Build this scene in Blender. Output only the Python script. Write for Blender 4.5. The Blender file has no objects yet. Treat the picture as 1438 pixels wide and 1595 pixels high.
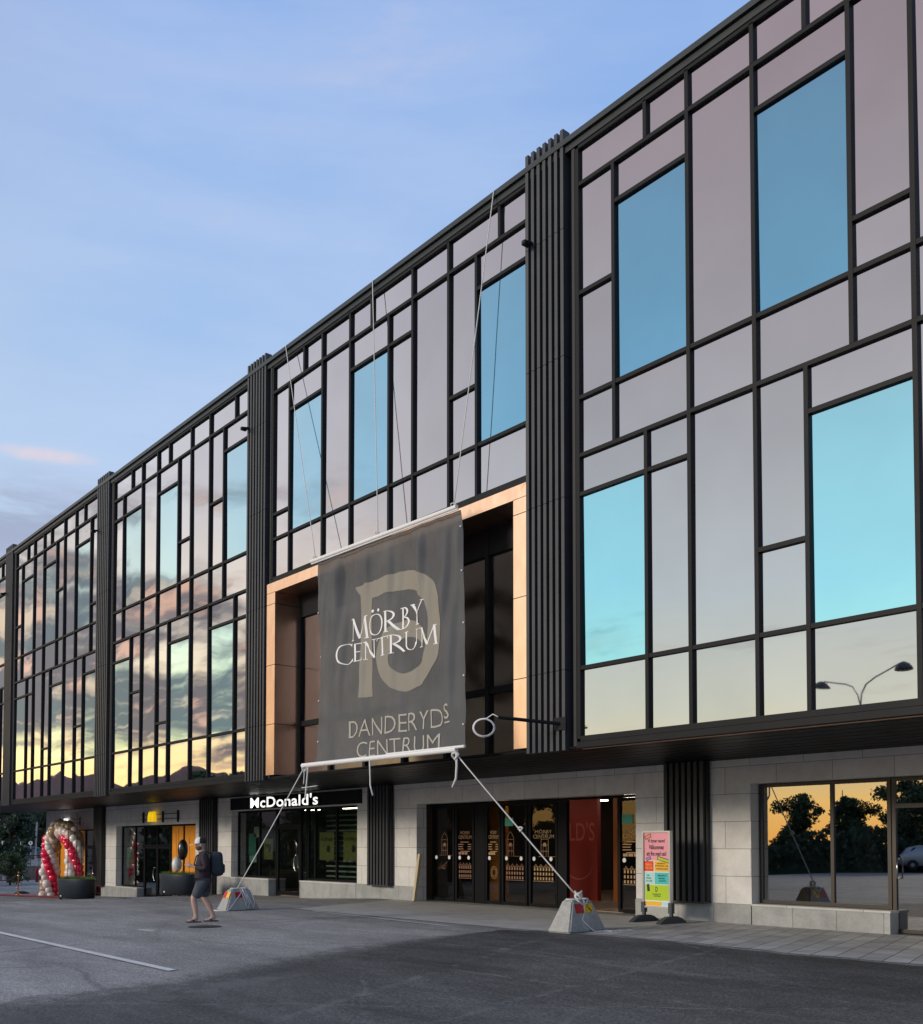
import bpy, bmesh, math, random
import numpy as np
from mathutils import Vector, Matrix, Quaternion

S = bpy.context.scene
COL = S.collection
R = math.radians
rnd = random.Random(7)

# ------------------------------------------------------------------ camera
FPX, YAW, PITCH = 1560.0, R(49.80226), R(2.0)
CAM = Vector((0.0, -13.54, 1.65))
cd = bpy.data.cameras.new('camera')
cam = bpy.data.objects.new('camera', cd); COL.objects.link(cam); S.camera = cam
cd.sensor_fit = 'VERTICAL'; cd.sensor_height = 24.0; cd.lens = FPX / 1595 * 24.0
cd.shift_y = (1260.52 - 797.5) / 1595
cd.clip_start = 0.1; cd.clip_end = 3000
cam.location = CAM; cam.rotation_euler = (math.pi / 2 + PITCH, 0, YAW)
FW = Vector((-math.sin(YAW), math.cos(YAW), 0)); RT = Vector((math.cos(YAW), math.sin(YAW), 0))
def spot(px, depth):                      # ground point at a bearing and a distance ahead
    p = CAM + RT * ((px - 719) / FPX * depth) + FW * depth
    return p.x, p.y

# ------------------------------------------------------------------ light
SUN_AZ = R(114)                            # left of the viewing direction
sd = (FW * math.cos(SUN_AZ) - RT * math.sin(SUN_AZ)).normalized()
SUN_EL = R(16)
sv = Vector((sd.x * math.cos(SUN_EL), sd.y * math.cos(SUN_EL), math.sin(SUN_EL)))
sl = bpy.data.lights.new('evening_sun', 'SUN'); sl.energy = 2.0; sl.angle = R(12); sl.color = (1.0, 0.86, 0.70)
so = bpy.data.objects.new('evening_sun', sl); COL.objects.link(so)
so.rotation_euler = sv.to_track_quat('Z', 'Y').to_euler()

S.view_settings.view_transform = 'Standard'; S.view_settings.look = 'None'
S.view_settings.exposure = 0.0; S.view_settings.gamma = 1.0
S.cycles.use_denoising = True
S.cycles.max_bounces = 8; S.cycles.glossy_bounces = 4; S.cycles.transparent_max_bounces = 12
S.cycles.diffuse_bounces = 3
S.cycles.sample_clamp_indirect = 6.0

class NT:
    def __init__(self, nt): self.t = nt; self.n = nt.nodes; self.l = nt.links
    def add(self, typ, **kw):
        n = self.n.new(typ)
        for k, v in kw.items():
            if hasattr(n, k): setattr(n, k, v)
        return n
    def link(self, a, b): self.l.new(a, b)
    def val(self, sock, v):
        if hasattr(v, 'links') or hasattr(v, 'is_output'): self.link(v, sock)
        else: sock.default_value = v
    def math(self, op, a, b=0.0, c=None, clamp=False):
        n = self.add('ShaderNodeMath', operation=op); n.use_clamp = clamp
        self.val(n.inputs[0], a); self.val(n.inputs[1], b)
        if c is not None: self.val(n.inputs[2], c)
        return n.outputs[0]
    def vmath(self, op, a, b=(0, 0, 0)):
        n = self.add('ShaderNodeVectorMath', operation=op)
        self.val(n.inputs[0], a); self.val(n.inputs[1], b)
        return n
    def smooth(self, x, lo, hi, a=0.0, b=1.0):
        n = self.add('ShaderNodeMapRange', interpolation_type='SMOOTHSTEP')
        self.val(n.inputs[0], x)
        for i, v in enumerate((lo, hi, a, b)): self.val(n.inputs[i + 1], v)
        return n.outputs[0]
    def mix(self, f, a, b, blend='MIX'):
        n = self.add('ShaderNodeMix', data_type='RGBA', blend_type=blend)
        self.val(n.inputs[0], f)
        for s, v in ((n.inputs[6], a), (n.inputs[7], b)):
            if isinstance(v, tuple) and len(v) == 3: v = v + (1,)
            self.val(s, v)
        return n.outputs[2]
    def ramp(self, f, stops, interp='LINEAR'):
        n = self.add('ShaderNodeValToRGB'); r = n.color_ramp; r.interpolation = interp
        while len(r.elements) < len(stops): r.elements.new(0.5)
        for e, (p, c) in zip(r.elements, stops):
            e.position = p; e.color = tuple(c) + (1,) if len(c) == 3 else c
        self.val(n.inputs[0], f); return n.outputs[0]
    def noise(self, vec, scale, detail=3, rough=0.55, dist=0.0):
        n = self.add('ShaderNodeTexNoise'); self.val(n.inputs['Vector'], vec)
        n.inputs['Scale'].default_value = scale; n.inputs['Detail'].default_value = detail
        n.inputs['Roughness'].default_value = rough; n.inputs['Distortion'].default_value = dist
        return n.outputs['Fac']

def make_world():
    w = bpy.data.worlds.new('World'); S.world = w; w.use_nodes = True
    t = NT(w.node_tree); t.n.clear()
    out = t.add('ShaderNodeOutputWorld'); bg = t.add('ShaderNodeBackground')
    bg.inputs['Strength'].default_value = 0.1
    t.link(bg.outputs[0], out.inputs[0])
    sky = t.add('ShaderNodeTexSky', sky_type='NISHITA'); sky.sun_disc = False
    sky.sun_elevation = SUN_EL; sky.sun_rotation = math.atan2(sd.x, sd.y) % (2 * math.pi)
    sky.air_density = 1.2; sky.dust_density = 1.5; sky.ozone_density = 2.0
    g = t.add('ShaderNodeTexCoord').outputs['Generated']
    g = t.vmath('NORMALIZE', g).outputs[0]
    sx = t.add('ShaderNodeSeparateXYZ'); t.link(g, sx.inputs[0])
    x, y, z = sx.outputs
    zc = t.math('MAXIMUM', z, 0.0)
    hl = t.math('SQRT', t.math('ADD', t.math('MULTIPLY', x, x), t.math('MULTIPLY', y, y)))
    hl = t.math('MAXIMUM', hl, 1e-3)
    gd = FW * math.cos(R(84)) - RT * math.sin(R(84))         # the brightest part of the horizon
    az = t.math('DIVIDE', t.math('ADD', t.math('MULTIPLY', x, gd.x), t.math('MULTIPLY', y, gd.y)), hl)
    west = t.smooth(az, 0.35, 0.97)
    # evening sky colours by height, sunset side and opposite side (half scale)
    wr = t.ramp(zc, [(0.0, (1.0, .46, .10)), (.04, (1.0, .60, .18)), (.085, (.55, .58, .42)), (.14, (.45, .54, .48)),
                     (.24, (.35, .46, .51)), (.40, (.30, .345, .395)), (.62, (.262, .245, .285)), (1.0, (.13, .17, .28))])
    er = t.ramp(zc, [(0.0, (.32, .33, .40)), (.13, (.31, .37, .46)), (.28, (.245, .33, .455)), (.45, (.172, .270, .435)),
                     (.64, (.135, .225, .42)), (1.0, (.10, .155, .32))])
    gr = t.ramp(zc, [(0.0, (.95, .42, .10)), (.05, (1.0, .70, .26)), (.11, (.84, .72, .42)), (.20, (.62, .58, .48)), (.33, (.42, .44, .48)), (.50, (.33, .36, .42)), (1.0, (.13, .17, .28))])
    yd = FW * math.cos(R(58)) - RT * math.sin(R(58))
    gold = t.smooth(t.math('DIVIDE', t.math('ADD', t.math('MULTIPLY', x, yd.x), t.math('MULTIPLY', y, yd.y)), hl), .86, .985)
    base = t.mix(west, er, wr)
    base = t.mix(gold, base, gr)
    base = t.vmath('SCALE', base); base.inputs[3].default_value = 20.0; base = base.outputs[0]
    col = t.mix(0.05, base, sky.outputs[0])
    # cloud layer seen in perspective
    den = t.math('ADD', zc, 0.10)
    cv = t.add('ShaderNodeCombineXYZ')
    t.link(t.math('DIVIDE', x, den), cv.inputs[0]); t.link(t.math('DIVIDE', y, den), cv.inputs[1])
    cvec = cv.outputs[0]
    rot = t.add('ShaderNodeMapping'); t.link(cvec, rot.inputs[0])
    rot.inputs['Rotation'].default_value = (0, 0, R(25)); rot.inputs['Scale'].default_value = (0.55, 1.35, 1)
    n1 = t.noise(rot.outputs[0], 1.15, 7, 0.56, 0.05)
    n2 = t.noise(rot.outputs[0], 3.1, 6, 0.6, 0.0)
    stv = t.add('ShaderNodeMapping'); t.link(g, stv.inputs[0]); stv.inputs['Scale'].default_value = (2.3, 2.3, 12.0); stv.inputs['Rotation'].default_value = (R(4), R(-3), 0)
    ns = t.noise(stv.outputs[0], 1.5, 7, 0.58, 0.25)
    n3 = t.noise(cvec, 0.42, 3, 0.5)
    # heavy clouds stand ahead-left of the sunset; the rest of the sky has wisps
    hv = (FW * math.cos(R(56)) - RT * math.sin(R(56)))
    dh = t.math('DIVIDE', t.math('ADD', t.math('MULTIPLY', x, hv.x), t.math('MULTIPLY', y, hv.y)), hl)
    heavy = t.math('MULTIPLY', t.smooth(dh, 0.90, 0.985), t.math('MULTIPLY', t.smooth(zc, 0.03, 0.10), t.smooth(zc, 0.50, 0.26)))
    cov = t.math('ADD', t.math('MULTIPLY', n1, 0.42), t.math('ADD', t.math('MULTIPLY', n2, 0.26), t.math('MULTIPLY', ns, 0.32)))
    lo = t.math('SUBTRACT', 0.575, t.math('MULTIPLY', heavy, 0.150))
    band = t.math('MULTIPLY', t.math('MULTIPLY', t.smooth(zc, 0.05, 0.11), t.smooth(zc, 0.27, 0.17)), west)
    lo = t.math('SUBTRACT', lo, t.math('MULTIPLY', band, 0.045))
    m = t.smooth(t.math('SUBTRACT', cov, lo), 0.0, 0.10)
    amt = t.math('MULTIPLY', m, t.math('MINIMUM', t.math('ADD', t.math('ADD', 0.20, t.math('MULTIPLY', band, 0.30)), t.math('MULTIPLY', heavy, 0.76)), 0.95))
    lit = t.smooth(n2, 0.52, 0.66)
    ccol = t.mix(lit, (1.9, 2.0, 2.4), (9.5, 6.4, 5.0))
    col = t.mix(amt, col, ccol)
    # grey bank low over the far left of the street, with a small pink puff above it
    lv = (FW * math.cos(R(30)) - RT * math.sin(R(30)))
    dl = t.math('DIVIDE', t.math('ADD', t.math('MULTIPLY', x, lv.x), t.math('MULTIPLY', y, lv.y)), hl)
    bank = t.math('MULTIPLY', t.smooth(dl, 0.955, 0.995), t.math('MULTIPLY', t.smooth(zc, 0.20, 0.275), t.smooth(zc, 0.345, 0.295)))
    bank = t.math('MULTIPLY', bank, t.smooth(ns, 0.40, 0.56))
    col = t.mix(t.math('MULTIPLY', bank, 0.92), col, (2.7, 3.2, 4.8))
    # faint veils
    veil = t.smooth(t.math('ADD', t.math('MULTIPLY', n3, 0.45), t.math('ADD', t.math('MULTIPLY', ns, 0.30), t.math('MULTIPLY', n1, .25))), 0.40, 0.66)
    veil = t.math('MULTIPLY', veil, t.math('SUBTRACT', 1.0, west))
    col = t.mix(t.math('MULTIPLY', veil, 0.40), col, (6.4, 7.2, 9.0))
    pv = spotdir(65, 708)
    pp = t.vmath('SUBTRACT', g, pv).outputs[0]
    pm = t.add('ShaderNodeMapping'); t.link(pp, pm.inputs[0])
    hx = RT
    du = t.vmath('DOT_PRODUCT', pp, tuple(hx)).outputs[1]
    dv = t.math('SUBTRACT', z, pv[2])
    rr = t.math('ADD', t.math('POWER', t.math('DIVIDE', du, 0.040), 2.0), t.math('POWER', t.math('DIVIDE', dv, 0.0075), 2.0))
    puff = t.math('MULTIPLY', t.smooth(t.math('ADD', rr, t.math('MULTIPLY', n2, 3.2)), 3.0, 1.1), 0.75)
    col = t.mix(puff, col, (9.3, 6.9, 6.6))
    t.link(col, bg.inputs['Color'])

def spotdir(px, py):
    X = (px - 719) / FPX; Y = -(py - 1260.52) / FPX
    up = Y * math.cos(PITCH) + math.sin(PITCH); f = math.cos(PITCH) - Y * math.sin(PITCH)
    v = (RT * X + FW * f + Vector((0, 0, up))).normalized()
    return tuple(v)
make_world()

# ------------------------------------------------------------------ materials
MATS = {}
def mat(name, col=(.5, .5, .5), rough=.6, metal=0.0, spec=.5, var=0.0, vscale=8.0, bump=0.0, emit=None, estr=1.0, coat=0.0):
    if name in MATS: return MATS[name]
    m = bpy.data.materials.new(name); m.use_nodes = True; t = NT(m.node_tree)
    b = t.n['Principled BSDF']
    b.inputs['Base Color'].default_value = (*col, 1); b.inputs['Roughness'].default_value = rough
    b.inputs['Metallic'].default_value = metal; b.inputs['Specular IOR Level'].default_value = spec
    b.inputs['Coat Weight'].default_value = coat
    pos = t.add('ShaderNodeNewGeometry').outputs['Position']
    if var > 0:
        n = t.noise(pos, vscale, 5, .6)
        n2 = t.noise(pos, vscale * .17, 3, .5)
        f = t.math('ADD', t.math('MULTIPLY', n, .6), t.math('MULTIPLY', n2, .4))
        c = t.ramp(f, [(.3, tuple(max(0, v * (1 - var)) for v in col)), (.7, tuple(min(1, v * (1 + var)) for v in col))])
        t.link(c, b.inputs['Base Color'])
        t.link(t.math('ADD', rough - .06, t.math('MULTIPLY', n, .14)), b.inputs['Roughness'])
        if bump:
            bn = t.add('ShaderNodeBump'); bn.inputs['Strength'].default_value = bump; bn.inputs['Distance'].default_value = .01
            t.link(n, bn.inputs['Height']); t.link(bn.outputs[0], b.inputs['Normal'])
    if emit:
        b.inputs['Emission Color'].default_value = (*emit, 1); b.inputs['Emission Strength'].default_value = estr
    MATS[name] = m; return m

def coated_glass(name, tint, edge, wav=1.0, rough=.018):
    m = bpy.data.materials.new(name); m.use_nodes = True; t = NT(m.node_tree); b = t.n['Principled BSDF']
    b.inputs['Metallic'].default_value = 1.0; b.inputs['Roughness'].default_value = .012
    lw = t.add('ShaderNodeLayerWeight'); lw.inputs['Blend'].default_value = .5
    f = t.smooth(lw.outputs['Facing'], .30, .95)
    cbase = t.mix(f, tint, edge)
    pos = t.add('ShaderNodeNewGeometry').outputs['Position']
    rn = t.add('ShaderNodeObjectInfo').outputs['Random']
    off = t.add('ShaderNodeCombineXYZ'); t.link(t.math('MULTIPLY', rn, 37.0), off.inputs[0]); t.link(t.math('MULTIPLY', rn, 91.0), off.inputs[2])
    v = t.vmath('ADD', pos, off.outputs[0]).outputs[0]
    n = t.noise(v, .42, 1.5, .4)
    film = t.math('ADD', t.math('MULTIPLY', t.noise(v, .5, 3, .55), .22), t.math('MULTIPLY', rn, .12))
    cs = t.vmath('SCALE', cbase); t.link(t.math('ADD', film, .83), cs.inputs[3]); t.link(cs.outputs[0], b.inputs['Base Color'])
    t.link(t.math('MULTIPLY', t.noise(v, 1.3, 4, .6), rough * 2), b.inputs['Roughness'])
    bn = t.add('ShaderNodeBump'); bn.inputs['Strength'].default_value = 1.0; bn.inputs['Distance'].default_value = .011 * wav
    t.link(n, bn.inputs['Height']); t.link(bn.outputs[0], b.inputs['Normal'])
    MATS[name] = m; return m
coated_glass('mauve_glass', (.595, .52, .505), (.84, .82, .82))
coated_glass('blue_glass', (.255, .53, .70), (.86, .96, .86))
coated_glass('curtain_glow_glass', (.42, .74, .80), (.90, .95, .84))  # blue glass paled: glow of curtained rooms behind is put into the tint
coated_glass('bronze_glass', (.27, .225, .205), (.42, .36, .33), 1.0, .20)

def clear_glass(name, refl=.30, tint=(.55, .6, .6)):
    m = bpy.data.materials.new(name); m.use_nodes = True; t = NT(m.node_tree); t.n.clear()
    out = t.add('ShaderNodeOutputMaterial')
    tr = t.add('ShaderNodeBsdfTransparent'); tr.inputs[0].default_value = (*tint, 1)
    gl = t.add('ShaderNodeBsdfGlossy'); gl.inputs['Roughness'].default_value = .01; gl.inputs[0].default_value = (1, 1, 1, 1)
    lw = t.add('ShaderNodeLayerWeight'); lw.inputs['Blend'].default_value = .5
    f = t.math('ADD', refl * .75, t.math('MULTIPLY', t.math('POWER', lw.outputs['Facing'], 4.0), .7), clamp=True)
    mx = t.add('ShaderNodeMixShader'); t.link(f, mx.inputs[0]); t.link(tr.outputs[0], mx.inputs[1]); t.link(gl.outputs[0], mx.inputs[2])
    t.link(mx.outputs[0], out.inputs[0]); MATS[name] = m; return m
clear_glass('shop_glass', .24, (.72, .76, .72)); clear_glass('mirror_glass', .46, (.34, .36, .36)); clear_glass('door_glass', .05, (.62, .62, .60)); clear_glass('car_glass', .3, (.2, .24, .25))

def stone(name, col, bw, bh, x0, z0, mortar=.005, dirt=.2, stagger=.5):
    m = bpy.data.materials.new(name); m.use_nodes = True; t = NT(m.node_tree); b = t.n['Principled BSDF']
    pos = t.add('ShaderNodeNewGeometry').outputs['Position']
    sp = t.add('ShaderNodeSeparateXYZ'); t.link(pos, sp.inputs[0])
    cb = t.add('ShaderNodeCombineXYZ')
    t.link(t.math('SUBTRACT', t.math('ADD', sp.outputs[0], sp.outputs[1]), x0 + 4.285), cb.inputs[0]); t.link(t.math('SUBTRACT', sp.outputs[2], z0), cb.inputs[1])
    br = t.add('ShaderNodeTexBrick'); t.link(cb.outputs[0], br.inputs['Vector']); br.offset = stagger
    br.inputs['Scale'].default_value = 1.0; br.inputs['Brick Width'].default_value = bw; br.inputs['Row Height'].default_value = bh
    br.inputs['Mortar Size'].default_value = mortar; br.inputs['Mortar Smooth'].default_value = .1; br.inputs['Bias'].default_value = 0
    br.inputs['Color1'].default_value = (*[c * .92 for c in col], 1); br.inputs['Color2'].default_value = (*[min(1, c * 1.06) for c in col], 1)
    br.inputs['Mortar'].default_value = (*[c * .28 for c in col], 1)
    n = t.noise(pos, 2.2, 6, .62, .4); n2 = t.noise(pos, 26, 4, .6)
    f = t.math('ADD', t.math('MULTIPLY', n, .7), t.math('MULTIPLY', n2, .3))
    d = t.ramp(f, [(.32, (1 - dirt,) * 3), (.68, (1 + dirt * .25,) * 3)])
    t.link(t.mix(1.0, br.outputs['Color'], d, 'MULTIPLY'), b.inputs['Base Color'])
    b.inputs['Roughness'].default_value = .75
    h = t.math('ADD', t.math('MULTIPLY', br.outputs['Fac'], -1.0), t.math('MULTIPLY', n2, .10))
    bn = t.add('ShaderNodeBump'); bn.inputs['Strength'].default_value = .6; bn.inputs['Distance'].default_value = .006
    t.link(h, bn.inputs['Height']); t.link(bn.outputs[0], b.inputs['Normal'])
    MATS[name] = m; return m
stone('pale_stone', (.72, .70, .665), 1.22, .572, .31, .41, dirt=.20)
stone('grey_plinth', (.40, .41, .40), .93, 2.0, .2, -.9, dirt=.34, stagger=0)
stone('sill_stone', (.60, .60, .58), 1.6, 3.0, .1, -1.2, dirt=.18, stagger=0)

def scuff(x0, y0, x1, y1, w):
    L = math.hypot(x1 - x0, y1 - y0); nx, ny = -(y1 - y0) / L, (x1 - x0) / L
    return nx, ny, nx * (x0 + .25) + ny * (y0 + .25), w
SCUFFS = [scuff(-8.3, -7.4, -5.0, -3.8, .05), scuff(-8.0, -9.3, -10.8, -4.2, .10), scuff(-10.3, .0, -4.2, -4.6, .05), scuff(-12.0, -5.2, -5.5, -4.9, .06), scuff(-7.0, -8.6, -9.0, -2.0, .08), scuff(-13.0, -4.6, -8.0, -8.0, .05), scuff(-12.5, -3.0, -4.0, -3.2, .05)]
def asphalt(name, col, fresh):
    m = bpy.data.materials.new(name); m.use_nodes = True; t = NT(m.node_tree); b = t.n['Principled BSDF']
    pos = t.add('ShaderNodeNewGeometry').outputs['Position']
    mp = t.add('ShaderNodeMapping'); t.link(pos, mp.inputs[0]); mp.inputs['Rotation'].default_value = (0, 0, R(12)); mp.inputs['Scale'].default_value = (.22, .9, 1)
    st = t.noise(mp.outputs[0], .9, 6, .62, .6)
    big = t.noise(pos, .23, 4, .55, .3); fine = t.noise(pos, 24, 4, .75); mid = t.noise(pos, 3.4, 5, .62)
    f = t.math('ADD', t.math('ADD', t.math('MULTIPLY', st, .34), t.math('MULTIPLY', big, .20)), t.math('ADD', t.math('MULTIPLY', mid, .20), t.math('MULTIPLY', fine, .26)))
    k = .75 if fresh else .50
    c = t.ramp(f, [(.40, tuple(v * (1 - k * .8) for v in col)), (.50, col), (.60, tuple(v * (1 + k) for v in col))])
    sp = t.add('ShaderNodeTexVoronoi'); t.link(pos, sp.inputs['Vector']); sp.inputs['Scale'].default_value = 95
    agg = t.smooth(sp.outputs['Distance'], .05, .45, 1.6, .65)
    cc = t.vmath('SCALE', c); t.link(agg, cc.inputs[3])
    # worn streaks, cracks and tar seams
    cr = t.add('ShaderNodeTexVoronoi', feature='DISTANCE_TO_EDGE'); cr.inputs['Scale'].default_value = .21
    t.link(t.vmath('ADD', pos, t_disp(t, pos)).outputs[0], cr.inputs['Vector'])
    crk = t.math('MULTIPLY', t.smooth(cr.outputs['Distance'], .012, .002), t.smooth(big, .46, .6))
    seam = (.02, .021, .023) if not fresh else tuple(v * 2.2 for v in col)
    grn = t.math('ADD', t.math('MULTIPLY', t.noise(pos, 62, 2, .8), .6), t.math('MULTIPLY', t.noise(pos, 21, 3, .7), .4))
    gs = t.vmath('SCALE', cc.outputs[0]); t.link(t.smooth(grn, .33, .67, .30, 1.85), gs.inputs[3])
    fin = t.mix(t.math('MULTIPLY', crk, .35 if not fresh else .25), gs.outputs[0], seam)
    if fresh:                                                  # pale tyre scuffs left on the new surface
        sc_ = t.add('ShaderNodeSeparateXYZ'); t.link(t.vmath('ADD', pos, t_disp(t, pos)).outputs[0], sc_.inputs[0])
        tot = 0.0
        for nx, ny, c0, w in SCUFFS:
            dd = t.math('ABSOLUTE', t.math('SUBTRACT', t.math('ADD', t.math('MULTIPLY', sc_.outputs[0], nx), t.math('MULTIPLY', sc_.outputs[1], ny)), c0))
            tot = t.math('MAXIMUM', tot, t.smooth(dd, w, w * .15))
        tot = t.math('MULTIPLY', tot, t.smooth(t.math('ADD', t.math('MULTIPLY', mid, .6), t.math('MULTIPLY', big, .6)), .50, .72))
        fin = t.mix(t.math('MULTIPLY', tot, .55), fin, (.20, .197, .19))
        at = t.add('ShaderNodeAttribute'); at.attribute_name = 'fade'
        dust = t.smooth(t.math('ADD', at.outputs['Fac'], t.math('MULTIPLY', mid, .5)), .35, 1.0, .55, 0.0)
        fin = t.mix(dust, fin, (.19, .185, .175))
        t.link(t.smooth(t.math('ADD', at.outputs['Fac'], t.math('MULTIPLY', t.math('SUBTRACT', t.math('ADD', t.math('MULTIPLY', mid, .6), t.math('MULTIPLY', fine, .5)), .55), 1.6)), .02, .75), b.inputs['Alpha'])
    t.link(fin, b.inputs['Base Color'])
    t.link(t.math('ADD', .62, t.math('MULTIPLY', mid, .3)), b.inputs['Roughness'])
    b.inputs['Specular IOR Level'].default_value = .4
    bn = t.add('ShaderNodeBump'); bn.inputs['Strength'].default_value = .75; bn.inputs['Distance'].default_value = .006
    t.link(t.math('ADD', sp.outputs['Distance'], t.math('MULTIPLY', mid, .6)), bn.inputs['Height']); t.link(bn.outputs[0], b.inputs['Normal'])
    MATS[name] = m; return m
def t_disp(t, pos):
    n = t.add('ShaderNodeTexNoise'); t.link(pos, n.inputs['Vector']); n.inputs['Scale'].default_value = .8; n.inputs['Detail'].default_value = 4
    s = t.vmath('SCALE', n.outputs['Color']); s.inputs[3].default_value = .5
    return s.outputs[0]
asphalt('old_asphalt', (.33, .322, .308), False)
asphalt('fresh_asphalt', (.096, .096, .096), True)

def paving():
    m = bpy.data.materials.new('paving'); m.use_nodes = True; t = NT(m.node_tree); b = t.n['Principled BSDF']
    pos = t.add('ShaderNodeNewGeometry').outputs['Position']
    mp = t.add('ShaderNodeMapping'); t.link(pos, mp.inputs[0]); mp.inputs['Rotation'].default_value = (0, 0, R(73))
    br = t.add('ShaderNodeTexBrick'); t.link(mp.outputs[0], br.inputs['Vector']); br.offset = .5
    br.inputs['Scale'].default_value = 1; br.inputs['Brick Width'].default_value = .70; br.inputs['Row Height'].default_value = .35
    br.inputs['Mortar Size'].default_value = .008; br.inputs['Bias'].default_value = 0
    br.inputs['Color1'].default_value = (.37, .37, .365, 1); br.inputs['Color2'].default_value = (.52, .52, .51, 1); br.inputs['Mortar'].default_value = (.05, .052, .055, 1)
    n = t.noise(pos, 1.4, 6, .6); n2 = t.noise(pos, 40, 3, .6)
    d = t.ramp(t.math('ADD', t.math('MULTIPLY', n, .75), t.math('MULTIPLY', n2, .25)), [(.35, (.74,) * 3), (.65, (1.12,) * 3)])
    t.link(t.mix(1.0, br.outputs['Color'], d, 'MULTIPLY'), b.inputs['Base Color']); b.inputs['Roughness'].default_value = .7
    bn = t.add('ShaderNodeBump'); bn.inputs['Strength'].default_value = .5; bn.inputs['Distance'].default_value = .008
    t.link(t.math('MULTIPLY', br.outputs['Fac'], -1.0), bn.inputs['Height']); t.link(bn.outputs[0], b.inputs['Normal'])
    MATS['paving'] = m
paving()
M = MATS
mat('black_metal', (.009, .010, .012), .5, 0, .16, .3, 3)
mat('coping_metal', (.020, .026, .028), .36, .2, .5, .15, 3)
mat('slat_metal', (.044, .046, .050), .44, .1, .42, .28, 1.1)
mat('void_black', (.008, .008, .009), .6)
mat('soffit_metal', (.004, .004, .0045), .42, 0, .10, .25, 1.2)
def copper():
    m = bpy.data.materials.new('copper_panel'); m.use_nodes = True; t = NT(m.node_tree); b = t.n['Principled BSDF']
    b.inputs['Metallic'].default_value = 1.0
    pos = t.add('ShaderNodeNewGeometry').outputs['Position']
    mp = t.add('ShaderNodeMapping'); t.link(pos, mp.inputs[0]); mp.inputs['Scale'].default_value = (3, 3, 1.2)
    n = t.noise(mp.outputs[0], 1.5, 4, .6)
    t.link(t.ramp(n, [(.3, (.92, .56, .37)), (.7, (.98, .65, .45))]), b.inputs['Base Color'])
    t.link(t.math('ADD', .24, t.math('MULTIPLY', n, .14)), b.inputs['Roughness'])
    MATS['copper_panel'] = m
copper()
mat('brown_soffit', (.13, .075, .05), .5, .4)
mat('dark_room', (.055, .040, .030), .7, var=.3, vscale=2)
mat('dark_floor', (.26, .18, .125), .35, var=.2, vscale=2)
mat('red_wall', (.30, .022, .012), .55, var=.1, vscale=2)
mat('red_wall_mark', (.46, .11, .07), .6)
mat('orange_film', (.80, .30, .012), .45, var=.08, vscale=3)
mat('orange_film_ink', (.40, .10, .01), .5)
mat('lamp_white', (.9, .9, .85), .5, emit=(1, .90, .72), estr=12.0)
mat('sign_white', (.9, .9, .9), .4, emit=(1, .99, .95), estr=1.15)
mat('sign_yellow', (.9, .65, .02), .4, emit=(1, .66, .01), estr=.62)
mat('white_dot', (.72, .73, .74), .6)
mat('gold_decal', (.36, .22, .095), .45)
mat('copper_decal', (.26, .13, .075), .45)
mat('green_sticker', (.05, .30, .22), .5)
mat('teal_poster', (.10, .34, .30), .6); mat('olive_poster', (.30, .29, .08), .6); mat('white_poster', (.55, .56, .55), .6)
mat('blind_slat', (.45, .52, .44), .5)
mat('steel', (.62, .62, .62), .25, 1.0)
mat('white_paint', (.62, .63, .62), .6, var=.22, vscale=9)
mat('white_metal', (.80, .79, .77), .4)
mat('rope', (.66, .65, .61), .85)
mat('concrete', (.37, .36, .33), .85, var=.26, vscale=20, bump=.4)
mat('apron', (.42, .41, .39), .8, var=.24, vscale=2.4, bump=.3)
mat('reflector_red', (.52, .015, .025), .4); mat('reflector_yellow', (.85, .48, .02), .4); mat('black_mark', (.01, .01, .01), .5)
mat('wood', (.52, .42, .27), .7, var=.2, vscale=12)
mat('tub', (.028, .036, .046), .42, 0, .5, .12, 4)
mat('rubber', (.012, .012, .012), .7)
mat('soil', (.04, .03, .02), .9)
mat('grass', (.11, .16, .035), .7, var=.45, vscale=6)
mat('bark', (.045, .036, .028), .9, var=.35, vscale=9, bump=.8)
mat('leaf', (.040, .075, .026), .65, var=.55, vscale=1.3)
mat('leaf_dark', (.026, .050, .024), .65, var=.5, vscale=1.1)
mat('leaf_light', (.050, .080, .024), .6, var=.5, vscale=1.5)
mat('skin', (.47, .30, .235), .55, var=.06, vscale=30)
mat('jacket', (.024, .011, .016), .75, var=.3, vscale=14)
mat('shorts', (.060, .070, .085), .85, var=.25, vscale=20)
mat('pack', (.010, .020, .030), .7, var=.3, vscale=12)
mat('cap_black', (.012, .012, .014), .8); mat('cap_white', (.72, .72, .71), .8); mat('cap_visor', (.58, .54, .48), .8)
mat('beard', (.10, .062, .042), .9); mat('sole', (.02, .018, .017), .8)
mat('phone_body', (.55, .55, .56), .3)
mat('balloon_red', (.88, .015, .08), .22, coat=.3); mat('balloon_white', (.90, .83, .76), .25, coat=.3); mat('balloon_tan', (.42, .29, .17), .25, coat=.3)
mat('balloon_blush', (.80, .64, .55), .25, coat=.3); mat('balloon_black', (.014, .011, .010), .3, coat=.3)
mat('carpet', (.42, .02, .045), .95, var=.15, vscale=30)
mat('velvet', (.13, .005, .012), .9); mat('brass', (.85, .58, .22), .25, 1.0)
mat('slate', (.085, .088, .10), .85, var=.45, vscale=7, bump=.8)
mat('car_grey', (.16, .17, .19), .28, .5, .5, coat=.5); mat('car_silver', (.46, .47, .48), .3, .6, coat=.5); mat('car_red', (.30, .02, .03), .3, .2, coat=.5)
mat('tyre', (.015, .015, .016), .8); mat('headlamp', (.75, .76, .78), .15); mat('tail_red', (.4, .01, .01), .3)
mat('sign_blue', (.02, .14, .50), .5); mat('galv', (.36, .38, .40), .5, .6); mat('sign_face', (.72, .74, .74), .5)
mat('red_post', (.42, .02, .05), .5)
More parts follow.
